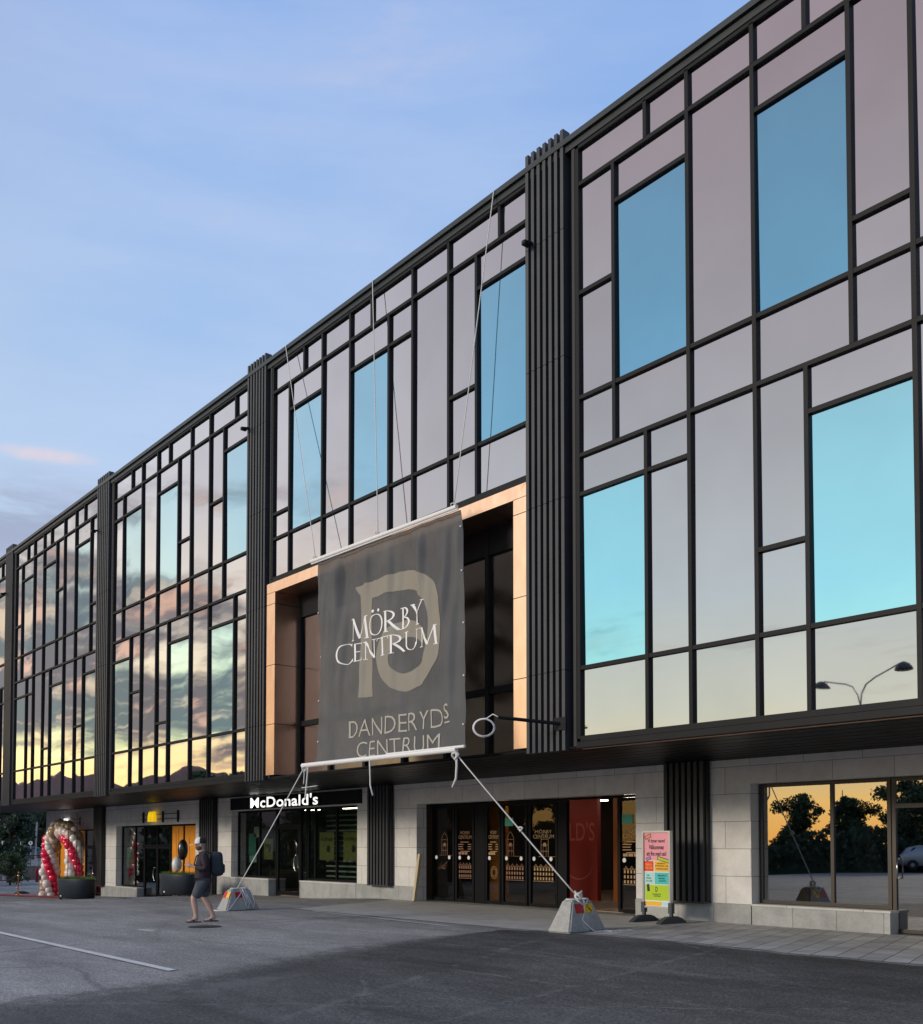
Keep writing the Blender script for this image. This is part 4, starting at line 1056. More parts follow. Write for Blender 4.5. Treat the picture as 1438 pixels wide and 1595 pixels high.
rope('thin white rope slanting from the roof edge to the left end of the banner', hang((-23.18, -.12, 15.0), (-21.16, -.40, 8.72)), .011, [(knot((-21.16, -.42, 8.80)), .012)])
rope('thin white rope hanging from the roof edge to the middle of the banner', hang((-19.15, -.12, 15.02), (-18.50, -.40, 8.66)), .011, [(knot((-18.50, -.42, 8.78)), .012)])
rope('thin white rope slanting from the roof edge to the right end of the banner', hang((-14.86, -.12, 15.0), (-15.80, -.40, 8.64)), .011, [(knot((-15.80, -.42, 8.72)), .012)])
rope('white rope running down from the left bottom corner of the banner to the concrete block', hang((-20.9, -.86, 3.5), (-22.86, -1.58, .55), .02), .013, [(knot((-20.88, -.86, 3.52), .07), .018), (hang((-20.75, -.84, 3.5), (-20.78, -.9, 2.72), 0), .02), (hang((-20.9, -.84, 3.5), (-20.95, -.84, 3.1), 0), .014), ([(-21.1, -.8, 3.02), (-20.4, -.8, 3.04)], .012)])
rope('white rope stretched from the right bottom corner of the banner past the entrance doors', hang((-15.2, -.86, 3.46), (-13.13, .38, .70), .015), .015, [(knot((-15.2, -.86, 3.46), .07), .022), ([(-15.16, -.86, 3.44), (-15.14, -.87, 3.2), (-15.15, -.88, 2.95), (-15.26, -.88, 2.78)], .024), (knot((-14.05, -.18, 1.98), .04), .018)])
rope('short white rope end dangling free under the middle of the banner', [(-18.15, -.86, 3.52), (-18.13, -.86, 3.2), (-18.12, -.86, 2.95), (-18.02, -.86, 2.72)], .018)

# bracket arm with a coil of cable on the pilaster
t = thing('bracket_arm', 'black bracket arm with a loop of white cable sticking out right of the copper portal', 'bracket', (-13.2, -.06, 3.95), world=True)
b = MB(); b.tube([(-13.05, -.08, 3.90), (-13.62, -1.15, 3.99)], .034, 12); b.box(-13.2, -12.9, -.11, -.086, 3.78, 4.02); b.build('arm', 'black_metal', t)
lc = Vector((-13.98, -1.18, 3.83)); u1, u2 = RT, Vector((0, 0, 1))
b = MB(); b.tube([Vector((-13.62, -1.15, 4.0)), Vector((-13.75, -1.16, 4.06)), Vector((-13.9, -1.17, 4.0)), lc + u2 * .165], .009, 6)
for k in range(3): b.tube([lc + u1 * ((.185 + .012 * k) * math.cos(a)) + u2 * ((.155 + .010 * k) * math.sin(a)) + FW * (.012 * k) for a in np.linspace(0, 2 * math.pi, 25)], .0075, 6)
b.build('cable_loop', 'white_metal', t, True)

# security cameras on the pilasters
cam0 = None
for i, (x, z, lab) in enumerate(((-13.80, 13.40, 'black security camera high on the slatted pilaster right of the banner'), (-25.28, 13.42, 'black security camera high on the slatted pilaster left of the banner'),
                                 (-36.9, 13.3, 'black security camera on the second pilaster left of the banner'), (-48.3, 13.15, 'black security camera on the far left pilaster'))):
    if cam0 is None:
        cam0 = o = thing('security_camera', lab, 'camera', (x, -.09, z), 0, 'security cameras on the pilasters')
        b = MB(); b.box(-.05, .05, -.10, 0, -.04, .04); b.box(-.03, .03, -.2, -.1, .0, .03); b.build('mount', 'black_metal', o)
        b = MB(); b.rbox(-.075, .075, -.36, -.1, -.13, -.005, .02); q = b.build('housing', 'black_metal', o)
        b = MB(); b.lathe([(.045, 0), (.045, .02)], (0, 0, 0), 14); b.v = [(v[0], -.362 - v[2], -.065 + v[1]) for v in b.v]; b.build('lens', 'pane_dark', o)
    else:
        o = copy_tree(cam0); o.location = (x, -.09, z); o['label'] = lab
    o.scale = (.7, .62, .7)

# ------------------------------------------------------------------ street things
def block(loc, rz, label, tags, size=1.0):
    t = thing('concrete_block', label, 'concrete block', loc, rz, 'concrete blocks anchoring the banner'); t.scale = (size,) * 3
    bm = bmesh.new(); bmesh.ops.create_cube(bm, size=1)
    for v in bm.verts:
        if v.co.z < 0: v.co = Vector((v.co.x * .56, v.co.y * 1.12, 0))
        else: v.co = Vector((v.co.x * .26, v.co.y * .56, .60))
    bmesh.ops.bevel(bm, geom=bm.edges[:], offset=.03, segments=3, affect='EDGES')
    bmesh.ops.subdivide_edges(bm, edges=bm.edges[:], cuts=3, use_grid_fill=True)
    r_ = random.Random(label)
    for v in bm.verts: v.co += Vector((r_.gauss(0, .0035), r_.gauss(0, .0035), r_.gauss(0, .003)))
    body = MB().bm(bm).build('body', 'concrete', t)
    def plate(side, y0, y1, z0, z1, m_, n):
        def fx(z): return side * (.28 + (.13 - .28) * z / .6 + .012)
        b = MB(); b.quad((fx(z0), y0, z0), (fx(z0), y1, z0), (fx(z1), y1, z1), (fx(z1), y0, z1)); 
        b.quad((fx(z0) - side * .01, y1, z0), (fx(z0) - side * .01, y0, z0), (fx(z1) - side * .01, y0, z1), (fx(z1) - side * .01, y1, z1)); b.build('reflector', m_, t)
    def eplate(x0, x1, z0, z1, m_):
        def fy(z): return -(.56 + (.28 - .56) * z / .6 + .012)
        b = MB(); b.quad((x0, fy(z0), z0), (x1, fy(z0), z0), (x1, fy(z1), z1), (x0, fy(z1), z1)); b.quad((x1, fy(z0) + .01, z0), (x0, fy(z0) + .01, z0), (x0, fy(z1) + .01, z1), (x1, fy(z1) + .01, z1)); b.build('reflector', m_, t)
    if tags == 'side':
        plate(1, -.26, -.02, .36, .53, 'reflector_red', 0); plate(1, -.018, .24, .36, .53, 'reflector_yellow', 1)
        b = MB(); fx = lambda z: .28 - .25 * z + .017
        for (y0, z0), (y1, z1) in (((.06, .43), (.10, .51)), ((.10, .51), (.13, .42)), ((.13, .44), (.20, .38))): b.quad((fx(z0), y0, z0 - .012), (fx(z1), y1, z1 - .012), (fx(z1), y1, z1 + .012), (fx(z0), y0, z0 + .012))
        b.build('mark', 'black_mark', t)
    else:
        eplate(-.17, -.01, .36, .53, 'reflector_red'); eplate(-.008, .15, .36, .53, 'reflector_yellow'); plate(1, -.2, .02, .36, .52, 'reflector_red', 0)
    return t
block((-13.14, .43, .0), R(4), 'grey concrete block with red and yellow reflectors in front of the entrance doors', 'side')
block((-22.88, -1.55, zg(-22.9)), R(4), 'concrete block draped with tangled rope near the walking man', 'end', .88)
def coil(label, path, r=.014):
    b = MB(); b.tube(path, r, 6); return b
b = MB(); c0 = Vector((-13.14, .43, .61))
b.tube([c0 + Vector((.13 * math.cos(a), .26 * math.sin(a), .0)) for a in np.linspace(0, 6.28, 20)], .016, 6)
for k in range(4): b.tube([c0 + Vector((.02 + .06 * math.cos(a + k), .02 + .07 * math.sin(a + k), .03 + .03 * k + .03 * math.sin(2 * a))) for a in np.linspace(0, 6.28, 14)], .018, 6)
b.tube([c0 + Vector((.14, -.15, -.0)), c0 + Vector((.17, -.05, -.09)), c0 + Vector((.165, .08, -.08)), c0 + Vector((.14, .16, 0))], .014, 6)
b.tube([c0 + Vector((.16, .02, -.02)), c0 + Vector((.19, .0, -.25)), c0 + Vector((.23, -.10, -.38)), c0 + Vector((.28, .02, -.50)), c0 + Vector((.33, .12, -.595)), c0 + Vector((.5, .4, -.595)), c0 + Vector((.62, .62, -.595))], .014, 6)
b.tube([c0 + Vector((.35 + .30 * u + .05 * math.sin(u * 19), .15 + .75 * u + .07 * math.cos(u * 23), -.592 + .004 * math.sin(u * 30))) for u in np.linspace(0, 1, 40)], .012, 6)
tag(b.build('rope', 'rope', None, True), 'white rope knotted over the concrete block by the doors with its tail on the paving', 'rope')
b = MB(); c0 = Vector((0, 0, .61))
for k, (ya, yb, yc, dz) in enumerate(((.02, .08, .20, -.585), (.10, .16, .11, -.42), (.16, .26, .36, -.55))): b.tube([c0 + Vector((.10, ya - .03, .02)), c0 + Vector((.17, ya, -.10)), c0 + Vector((.19 + .13 * min(1, -dz / .5), yb, dz * .75)), c0 + Vector((.17 - .25 * dz, (yb + yc) / 2, dz)), c0 + Vector((.19 + .11 * min(1, -dz / .5), yc, dz * .72)), c0 + Vector((.15, yc - .07, .012))], .013, 6)
b.tube([c0 + Vector((.13, .1, .015)), c0 + Vector((.22, -.1, -.22)), c0 + Vector((.30, -.42, -.56)), c0 + Vector((.34, -.5, -.595)), c0 + Vector((.1, -.72, -.595)), c0 + Vector((-.2, -.68, -.595))], .014, 6)
b.tube([c0 + Vector((.12 * math.cos(a), .24 * math.sin(a), .012)) for a in np.linspace(0, 6.28, 20)], .016, 6)
b.v = [(-22.88 + x * .88, -1.55 + y * .88, z * .88) for x, y, z in b.v]
tag(b.build('rope', 'rope', None, True), 'tangled white rope loops hanging over the concrete block near the walking man', 'rope')

# poster board on its feet
t = thing('poster_stand', 'colourful poster stand with pink top in an aluminium frame beside the black pillar', 'sign', (-13.48, 3.25, .01))
b = MB(); frame_rect(b, -.37, .37, .30, 1.92, -.045, .045, .035); b.box(-.335, .335, .0, .03, .335, 1.885); b.build('frame', 'alu', t)
def tile(m_, x0, x1, z0, z1, y=-.012): b = MB(); b.box(x0, x1, y, -.002, z0, z1); return b.build('poster_tile', m_, t)
b = MB(); b.box(-.335, .335, -.010, -.001, .335, 1.885); b.build('poster', 'poster_white', t)
tile('pink', -.335, .335, 1.30, 1.885, -.014); tile('red_tile', -.335, -.09, 1.07, 1.285, -.014); tile('yellow_tile', -.06, .335, 1.07, 1.285, -.014)
tile('mint_tile', -.335, -.09, .80, 1.045, -.014); tile('teal_tile', -.06, .335, .80, 1.045, -.014); tile('lime_tile', -.315, .335, .46, .785, -.014)
tile('yellow_tile', -.335, .12, .345, .435, -.014); tile('pale_blue_tile', .14, .335, .345, .435, -.014)
k = MB()
for body, x0, x1, z0, bo in (('Vi byter namn!', -.24, .22, 1.655, .03), ('Välkommen', -.21, .19, 1.53, .03), ('att fira med oss!', -.27, .25, 1.395, .03)): put_flat(k, fit_text(body, x0, x1, z0, z0 + .095, bo), -.0155)
for body, x0, x1, z0, h_ in (('DANDERYDS', .0, .22, 1.22, .03), ('INVIGNING, LIVE', -.04, .30, 1.165, .035), ('UNDERHÅLLNING', -.02, .29, 1.11, .035), ('FÖR', -.27, -.19, .965, .035), ('STORA', -.28, -.15, .905, .035), ('OCH SMÅ', -.29, -.12, .85, .035),
                            ('SMAKPROV', .02, .26, .965, .035), ('MUSIK', .05, .22, .905, .035), ('AKTIVITET', .05, .24, .85, .035), ('DANDERYDS', -.12, .10, .575, .028), ('CENTRUM', -.09, .09, .535, .028)): put_flat(k, fit_text(body, x0, x1, z0, z0 + h_, .03), -.0155)
put_flat(k, fit_text('D', -.04, .02, .64, .74, .02), -.0155)
def tilt_tag(mb, cx, cz, w, h_, a, y): c, s_ = math.cos(a), math.sin(a); mb.quad(*[(cx + u * c - v * s_, y, cz + u * s_ + v * c) for u, v in ((-w, -h_), (w, -h_), (w, h_), (-w, h_))])
tilt_tag(k, -.23, 1.80, .085, .04, R(20), -.0157); tilt_tag(k, -.22, 1.335, .065, .035, R(18), -.0157); tilt_tag(k, .17, 1.315, .16, .04, R(-14), -.0157); tilt_tag(k, -.23, .72, .035, .075, R(8), -.0157)
k.build('print', 'black_mark', t)
k = MB(); tilt_tag(k, -.23, 1.80, .072, .028, R(20), -.0165); k.build('tag', 'tan_tag', t)
k = MB(); tilt_tag(k, -.22, 1.335, .052, .024, R(18), -.0165); k.build('tag', 'lilac', t)
k = MB(); tilt_tag(k, .17, 1.315, .145, .026, R(-14), -.0165); k.build('tag', 'lime_tile', t)
k = MB(); put_flat(k, fit_text('FIRA', -.30, -.13, 1.185, 1.235, .03), -.0155); put_flat(k, fit_text('MED OSS', -.31, -.12, 1.115, 1.165, .03), -.0155); k.build('print', 'orange_text', t)
for x in (-.36, .36):
    b = MB(); b.box(x - .045, x + .045, -.05, .05, .2, .42); b.box(x - .03, x + .03, -.03, .03, .03, .2); q = b.build('post', 'foot_plastic', t)
    b = MB(); pr = [(-.44, .0), (.44, .0), (.42, .02), (.28, .10), (.14, .14), (-.14, .14), (-.28, .10), (-.42, .02)]; b.prism(pr, 'x', x - .06, x + .06); sub(b.build('foot', 'foot_plastic'), q)

tag_ = MB(); tag_.rbox(-.05, .05, -.045, .045, 0, 1.38, .004); w_ = tag_.build('timber_plank', 'wood'); w_.location = (-22.80, 3.95, .02); w_.rotation_euler = (R(-12), R(-4), 0)
tag(w_, 'pale timber plank leaning against the wall left of the entrance doors', 'plank')

# planters
def planter(loc, label, green=True):
    t = thing('planter', label, 'planter', loc, 0, 'dark oval planters')
    b = MB(); b.lathe([(.90, .07), (1.0, .78), (1.0, .80), (.95, .80), (.94, .70)], (0, 0, 0), 40, 1.12, .56); b.build('tub', 'tub', t, True)
    b = MB(); b.lathe([(.94, .69), (.93, .70)], (0, 0, 0), 40, 1.12, .56); b.build('soil', 'soil', t)
    b = MB()
    for x in (-.7, .7):
        for y in (-.3, .3): b.lathe([(.05, 0), (.06, .03), (.04, .075)], (x, y, 0), 10)
    b.build('foot', 'rubber', t)
    b = MB(); b.box(-.05, .05, -.548, -.53, .14, .19); b.build('badge', 'white_metal', t)
    if green:
        b = MB(); r_ = random.Random(5)
        for _ in range(1700):
            a = r_.uniform(0, 6.28); q = math.sqrt(r_.random()) * .93; x, y = q * 1.1 * math.cos(a), q * .55 * math.sin(a); h_ = r_.uniform(.08, .24); a2 = r_.uniform(0, 6.28); w_ = .012
            lx, ly = r_.gauss(0, .06), r_.gauss(0, .06)
            b.quad((x - w_ * math.cos(a2), y - w_ * math.sin(a2), .69), (x + w_ * math.cos(a2), y + w_ * math.sin(a2), .69), (x + lx, y + ly, .69 + h_))
        tag(b.build('grass', 'grass', t), kind='stuff')
    return t
p1 = planter((-43.0, 1.45, zg(-43)), 'dark oval planter full of grass in front of the balloon arch')
p1.scale = (1.22, 1.22, 1.12)
b = MB()
for x, y, h_, l in ((-.62, -.1, 2.3, .02), (-.42, .1, 2.1, .1), (-.05, .0, 2.6, .0), (.2, .1, 1.5, -.12)): b.tube([(x, y, .69), (x + l, y, .69 + h_)], .013, 6)
b.build('stake', 'bark', p1)
p2 = planter((-34.85, 2.3, zg(-34.85)), 'dark oval planter under the orange window behind the walking man')
def balloon(mb, c, r): mb.ball(c, r, 18, 12, 1, 1, 1.12)
b = MB(); b.ball((0, 0, 0), .27, 20, 14, .7, .7, 1.4); o = b.build('balloon', 'balloon_black', None, True, (-34.5, 2.3, 1.45)); sb = MB(); sb.tube([(0, 0, -1.0), (.05, 0, -.4)], .012, 6); sub(sb.build('stick', 'bark'), o)
tag(o, 'black balloon on a stick rising from the planter before the orange window', 'balloon')
mat('balloon_marble', (.62, .60, .55), .35, var=.55, vscale=9)
b = MB(); b.ball((0, 0, 0), .25, 20, 14, .72, .72, 1.12); o = b.build('balloon', 'balloon_marble', None, True, (-34.55, 2.1, .93)); sb = MB(); sb.tube([(0, 0, -.5), (.0, 0, -.25)], .012, 6); sub(sb.build('stick', 'bark'), o)
tag(o, 'white and grey marbled balloon on a stick before the orange window', 'balloon')

# balloon arch
def arch():
    x0, x1, y0 = -52.05, -48.55, 3.25
    zb = zg(-50) - .02; path = []
    h_ = 2.05; r_ = (x1 - x0) / 2; L = 0; ds = .29
    n1 = int(h_ / ds)
    for i in range(n1 + 1): path.append(((x0, y0, zb + i * h_ / n1), (0, 0, 1)))
    n2 = int(math.pi * r_ * .95 / ds)
    for i in range(1, n2):
        a = math.pi - math.pi * i / n2; path.append(((x0 + r_ + r_ * math.cos(a), y0, zb + h_ + r_ * .74 * math.sin(a)), (math.sin(a), 0, -math.cos(a))))
    for i in range(n1 + 1): path.append(((x1, y0, zb + h_ - i * h_ / n1), (0, 0, -1)))
    t = thing('balloon_arch', 'balloon arch of spiralling red, white and tan balloons at the far shop door', 'balloon arch', ((x0 + x1) / 2, y0, zb - .1), 0, None, True)
    b = MB(); b.tube([p for p, _ in path], .02, 6); b.lathe([(.28, -.1), (.28, -.04)], path[0][0], 20); b.lathe([(.28, -.1), (.28, -.04)], path[-1][0], 20); b.build('pole', 'black_metal', t)
    cols = ['balloon_white', 'balloon_red', 'balloon_white', 'balloon_tan', 'balloon_blush']
    bag = []; rs = random.Random(4)
    for i, (p, d) in enumerate(path):
        d = Vector(d); a = Vector((0, 1, 0)); c = d.cross(a).normalized()
        for j in range(4):
            th = math.pi / 2 * j + i * .42
            off = (a * math.sin(th) + c * math.cos(th)) * rs.uniform(.21, .31)
            cidx = ['balloon_white', 'balloon_red', 'balloon_white' if i % 3 else 'balloon_blush', 'balloon_tan' if i % 4 else 'balloon_blush'][j]
            pos = Vector(p) + off; bag.append((-(pos - CAM).dot(FW) + (0 if i % 1 == 0 else 0) + pos.y * -.8, pos, rs.uniform(.17, .26), cidx, (off.normalized())))
    bag.sort(key=lambda q: -q[0] if False else q[1].y)            # those on the street side come first
    base = {}
    rest = {}
    for k, (_, pos, r, m_, nrm) in enumerate(bag):
        if k < 99:
            if m_ not in base:
                q = MB(); q.ball((0, 0, 0), 1.0, 18, 12, 1, 1, 1.0); q.v = [(v[0], v[1], v[2] * (1.1 if v[2] < 0 else 1.0)) for v in q.v]
                o = q.build('balloon', m_, None, True); base[m_] = o
            else: o = base[m_].copy(); COL.objects.link(o)
            attach(o, t); o.location = pos; o.scale = (r, r, r * 1.06)
        else: rest.setdefault(m_, []).append((pos, r))
    q = MB(); ms = list(rest)
    for m_ in ms:
        q.cur = ms.index(m_)
        for pos, r in rest[m_]: q.ball(pos, r, 14, 10)
    tag(q.build('balloon', ms, t, True), kind='stuff')
arch()

# red carpet, rope barrier and odds and ends at the far left
b = MB()
xs = np.linspace(-66, -47.5, 20)
for a, c in zip(xs, xs[1:]): b.quad((a, 1.9, zg(a) + .02), (c, 1.9, zg(c) + .02), (c, 2.9, zg(c) + .02), (a, 2.9, zg(a) + .02))
tag(b.build('red_carpet', 'carpet'), 'long red carpet strip leading to the balloon arch', 'carpet')
def stanchion(x, y, label):
    t = thing('stanchion', label, 'rope post', (x, y, zg(x)), 0, 'brass rope posts')
    b = MB(); b.lathe([(.16, 0), (.16, .02), (.05, .05), (.025, .06)], (0, 0, 0), 20); b.build('base', 'brass', t, True)
    b = MB(); b.lathe([(.025, .05), (.025, .92), (.035, .93), (.035, .96), (.045, .99), (.03, 1.03), (.005, 1.05)], (0, 0, 0), 14); b.build('post', 'brass', t, True); return t
sx, sy = spot(30, 66); s2x, s2y = spot(98, 53)
s0 = stanchion(sx, sy, 'brass rope post standing beside the blue and white sign')
sA = copy_tree(s0); sA.location = (s2x - 1.2, 2.7, zg(s2x)); sA['label'] = 'brass rope post standing at the foot of the balloon arch'
s3x, s3y = spot(-10, 58); sB = copy_tree(s0); sB.location = (s3x, s3y, zg(s3x)); sB['label'] = 'brass rope post at the left edge of the carpet'
def velvet(a, c, lab):
    b = MB(); b.tube(hang(a, c, .32, 16), .035, 8); tag(b.build('velvet_rope', 'velvet', None, True), lab, 'barrier rope', 'red velvet barrier ropes')
velvet((sx, sy, zg(sx) + .93), (s2x - 1.2, 2.7, zg(s2x) + .93), 'dark red velvet rope sagging between the sign and the balloon arch')
velvet((s3x, s3y, zg(s3x) + .93), (sx, sy, zg(sx) + .93), 'red velvet rope at the far left edge of the photo')

def flat_sign(name, lab, x, y, face, h_post, zc, w, h_, m_, rz=None, round_=False, mark=None):
    t = thing(name, lab, 'sign', (x, y, zg(x)), YAW if rz is None else rz)
    b = MB(); b.tube([(0, 0, 0), (0, 0, h_post)], .035, 10); b.build('pole', 'galv', t)
    b = MB()
    if round_: b.lathe([(w / 2, 0), (w / 2, .02)], (0, 0, 0), 24); b.v = [(v[0], -.06 + v[2], zc + v[1]) for v in b.v]
    else: b.rbox(-w / 2, w / 2, -.07, -.045, zc - h_ / 2, zc + h_ / 2, .005)
    o = b.build('plate', m_, t)
    if mark:
        k = MB(); mark(k); sub(k.build('print', 'sign_face' if m_ == 'sign_blue' else 'black_mark'), o)
    return t
x, y = spot(31.5, 72)
t = thing('pavement_sign', 'white and blue pavement sign standing behind the rope barrier', 'sign', (x, y, zg(x)), YAW)
b = MB(); b.rbox(-.24, .24, -.06, .02, .12, .85, .01); b.build('board', 'poster_white', t)
b = MB(); b.box(-.16, .16, -.066, -.061, .30, .74); b.build('poster', 'sign_blue', t)
k = MB(); put_flat(k, fit_text('P', -.08, .06, .45, .68, .03), -.068); k.build('print', 'sign_face', t)
b = MB(); b.box(-.2, -.15, -.04, .0, 0, .12); b.box(.15, .2, -.04, .0, 0, .12); b.build('leg', 'galv', t)
x, y = spot(33, 80); flat_sign('street_sign', 'grey pole carrying a square blue sign in front of the parked cars', x, y, 0, 3.9, 3.55, .62, .75, 'sign_blue')
x, y = spot(48.5, 96); flat_sign('street_sign', 'small round white street sign left of the balloon arch', x, y, 0, 3.3, 3.0, .40, .40, 'sign_face', round_=True, mark=lambda k: put_flat(k, fit_text('1', -.05, .05, 2.9, 3.1, .02), -.066))
x, y = spot(59, 76); b = MB(); b.lathe([(.11, 0), (.11, 1.15), (.08, 1.2)], (0, 0, 0), 14); tag(b.build('bollard', 'red_post', None, True, (x, y, zg(x))), 'red round bollard left of the balloon arch', 'bollard')
x, y = spot(56, 105); b = MB(); b.tube([(0, 0, 0), (.1, 0, 3.0), (.35, 0, 5.2)], .09, 10); tag(b.build('post', 'galv', None, False, (x, y, zg(x))), 'pale slanting post rising behind the parked grey car', 'post')
x, y = spot(36, 56); b = MB(); b.lathe([(.42, 0), (.36, .07), (.22, .13), (.05, .16)], (0, 0, 0), 20); tag(b.build('rubber_foot', 'rubber', None, True, (x, y, zg(x))), 'black round rubber weight lying beside the red carpet', 'weight')
x, y = spot(3, 84); t = thing('container', 'pale grey steel container at the left edge of the photo', 'container', (x, y, zg(x)), YAW)
b = MB(); b.rbox(-2.2, .25, 0, 2.2, .1, 2.1, .03); b.build('body', 'container', t)
b = MB(); [b.box(-2.1 + i * .35, -2.02 + i * .35, -.03, 0, .2, 2.0) for i in range(7)]; b.build('rib', 'container', t)
x, y = spot(7, 78); b = MB(); b.tube([(-.25, 0, 3.1), (0, 0, 2.2), (.15, 0, 0)], .11, 10); tag(b.build('post', 'galv', None, False, (x, y, zg(x))), 'pale bent post beside the grey container', 'post')

# raised car park behind a low slate wall
wl = [spot(p, 80) for p in (-260, 24, 36, 130)]
def terrace():
    c = [spot(-260, 82), spot(170, 82), spot(200, 190), spot(-300, 190)]
    b = MB(); b.quad(*[(x, y, -.28) for x, y in c]); tag(b.build('car_park', 'old_asphalt'), kind='structure')
    t0 = thing('retaining_wall', 'low dark slate wall with a black handrail below the parked cars', 'wall', (*spot(50, 80), -1.25), world=True)
    b = MB(); a, c = Vector((*spot(34, 80), 0)), Vector((*spot(170, 80.5), 0)); a2 = Vector((*spot(-260, 81), 0))
    for p, q in ((a2, c),):
        d = (q - p).normalized(); n = Vector((-d.y, d.x, 0)) * .35
        b.quad(*[(v.x, v.y, z) for v, z in ((p, -1.5), (q, -1.5), (q, -.1), (p, -.1))]); b.quad(*[(v.x, v.y, -.1) for v in (p, q, q + n * 6, p + n * 6)])
    b.build('wall', 'slate', t0)
    b = MB(); p, q = Vector((*spot(35, 80.5), -.1)), Vector((*spot(75, 80.5), -.1))
    b.tube([p + Vector((0, 0, .85)), q + Vector((0, 0, .85))], .03, 6)
    for i in range(4): r_ = p.lerp(q, i / 3 + .0); b.tube([r_, r_ + Vector((0, 0, .85))], .03, 6)
    b.build('handrail', 'black_metal', t0)
terrace()

# cars
def make_car(label, paint, loc, rz, tall=1.0):
    t = thing('parked_car', label, 'car', loc, rz, 'parked cars')
    # half profile stations: x, bottom, belt, roof, half width at belt, half width at roof
    st = [(-2.25, .45, .78, .80, .70, .55), (-2.18, .34, .92, .98, .82, .60), (-1.75, .28, .98, 1.42 * tall, .88, .62), (-1.1, .26, 1.0, 1.58 * tall, .90, .66), (-.2, .25, .99, 1.62 * tall, .91, .68), (.45, .25, .97, 1.52 * tall, .91, .66), (1.15, .26, .95, 1.02, .90, .72), (1.8, .28, .86, .90, .87, .70), (2.15, .34, .72, .76, .80, .62), (2.25, .42, .62, .64, .70, .55)]
    b = MB(); m = 9
    for x, z0, zb_, zr, wb, wr in st:
        half = [(wb * .86, z0), (wb, z0 + .12), (wb * 1.01, (z0 + zb_) / 2), (wb, zb_), ((wb + wr) / 2, (zb_ + zr) / 2), (wr, zr - .03), (wr * .55, zr)]
        ring_ = [(x, y_, z_) for y_, z_ in half] + [(x, -y_, z_) for y_, z_ in half[::-1]]; b.v += ring_
    n = 14
    for i in range(len(st) - 1):
        for j in range(n): k = (j + 1) % n; b.f.append((i * n + j, i * n + k, (i + 1) * n + k, (i + 1) * n + j)); b.mi.append(0)
    b.f.append(tuple(range(n - 1, -1, -1))); b.f.append(tuple((len(st) - 1) * n + j for j in range(n))); b.mi += [0, 0]
    body = b.build('body', paint, t, True)
    def win(pts, name='window'):
        for s in (-1, 1):
            q = MB(); q.quad(*[(x, s * y_, z_) for x, y_, z_ in (pts if s > 0 else pts[::-1])]); q.build(name, 'pane_dark', t)
    tz = lambda z: z * tall
    win([(-1.62, .83, 1.06), (-.15, .87, 1.06), (-.15, .715, tz(1.50)), (-1.35, .70, tz(1.44))]); win([(-.05, .87, 1.06), (.95, .87, 1.03), (.42, .72, tz(1.42)), (-.05, .715, tz(1.49))])
    q = MB(); q.quad((1.18, -.74, 1.03), (1.18, .74, 1.03), (.55, .62, tz(1.46)), (.55, -.62, tz(1.46))); q.build('windscreen', 'pane_dark', t)
    q = MB(); q.quad((-2.17, .62, 1.06), (-2.17, -.62, 1.06), (-1.82, -.56, tz(1.38)), (-1.82, .56, tz(1.38))); q.build('rear_window', 'pane_dark', t)
    for x in (-1.38, 1.38):
        for s in (-1, 1):
            q = MB(); q.lathe([(.20, -.10), (.32, -.10), (.335, -.06), (.335, .06), (.32, .10), (.20, .10)], (0, 0, 0), 22); q.v = [(x + v[0], s * .84 + v[2] * s, .335 + v[1]) for v in q.v]; w_ = q.build('wheel', 'tyre', t, True)
            q = MB(); q.lathe([(.21, .07), (.20, .095), (.05, .105), (.01, .105)], (0, 0, 0), 16); q.v = [(x + v[0], s * .84 + v[2] * s, .335 + v[1]) for v in q.v]; sub(q.build('rim', 'galv'), w_)
    for s in (-1, 1):
        q = MB(); q.rbox(2.05, 2.19, s * .62 - .14, s * .62 + .14, .62, .74, .03); q.build('headlight', 'headlamp', t)
        q = MB(); q.rbox(-2.22, -2.12, s * .68 - .1, s * .68 + .1, .78, .95, .02); q.build('tail_light', 'tail_red', t)
        q = MB(); q.rbox(.72, .86, s * .98 - .09, s * .98 + .09, 1.0, 1.13, .03); q.build('mirror', paint, t)
    return t
x, y = spot(54.5, 120); make_car('dark grey parked car seen side on left of the balloon arch', 'car_grey', (x, y, -.28), YAW + R(12), 1.04)
x, y = spot(36, 127); make_car('silver parked car half hidden behind the dark grey car', 'car_silver', (x, y, -.28), YAW + R(25), 1.0)
make_car('silver car parked out in the square and mirrored in the shop door', 'car_silver', (-29.2, -41.5, 0), R(-25), 1.0)

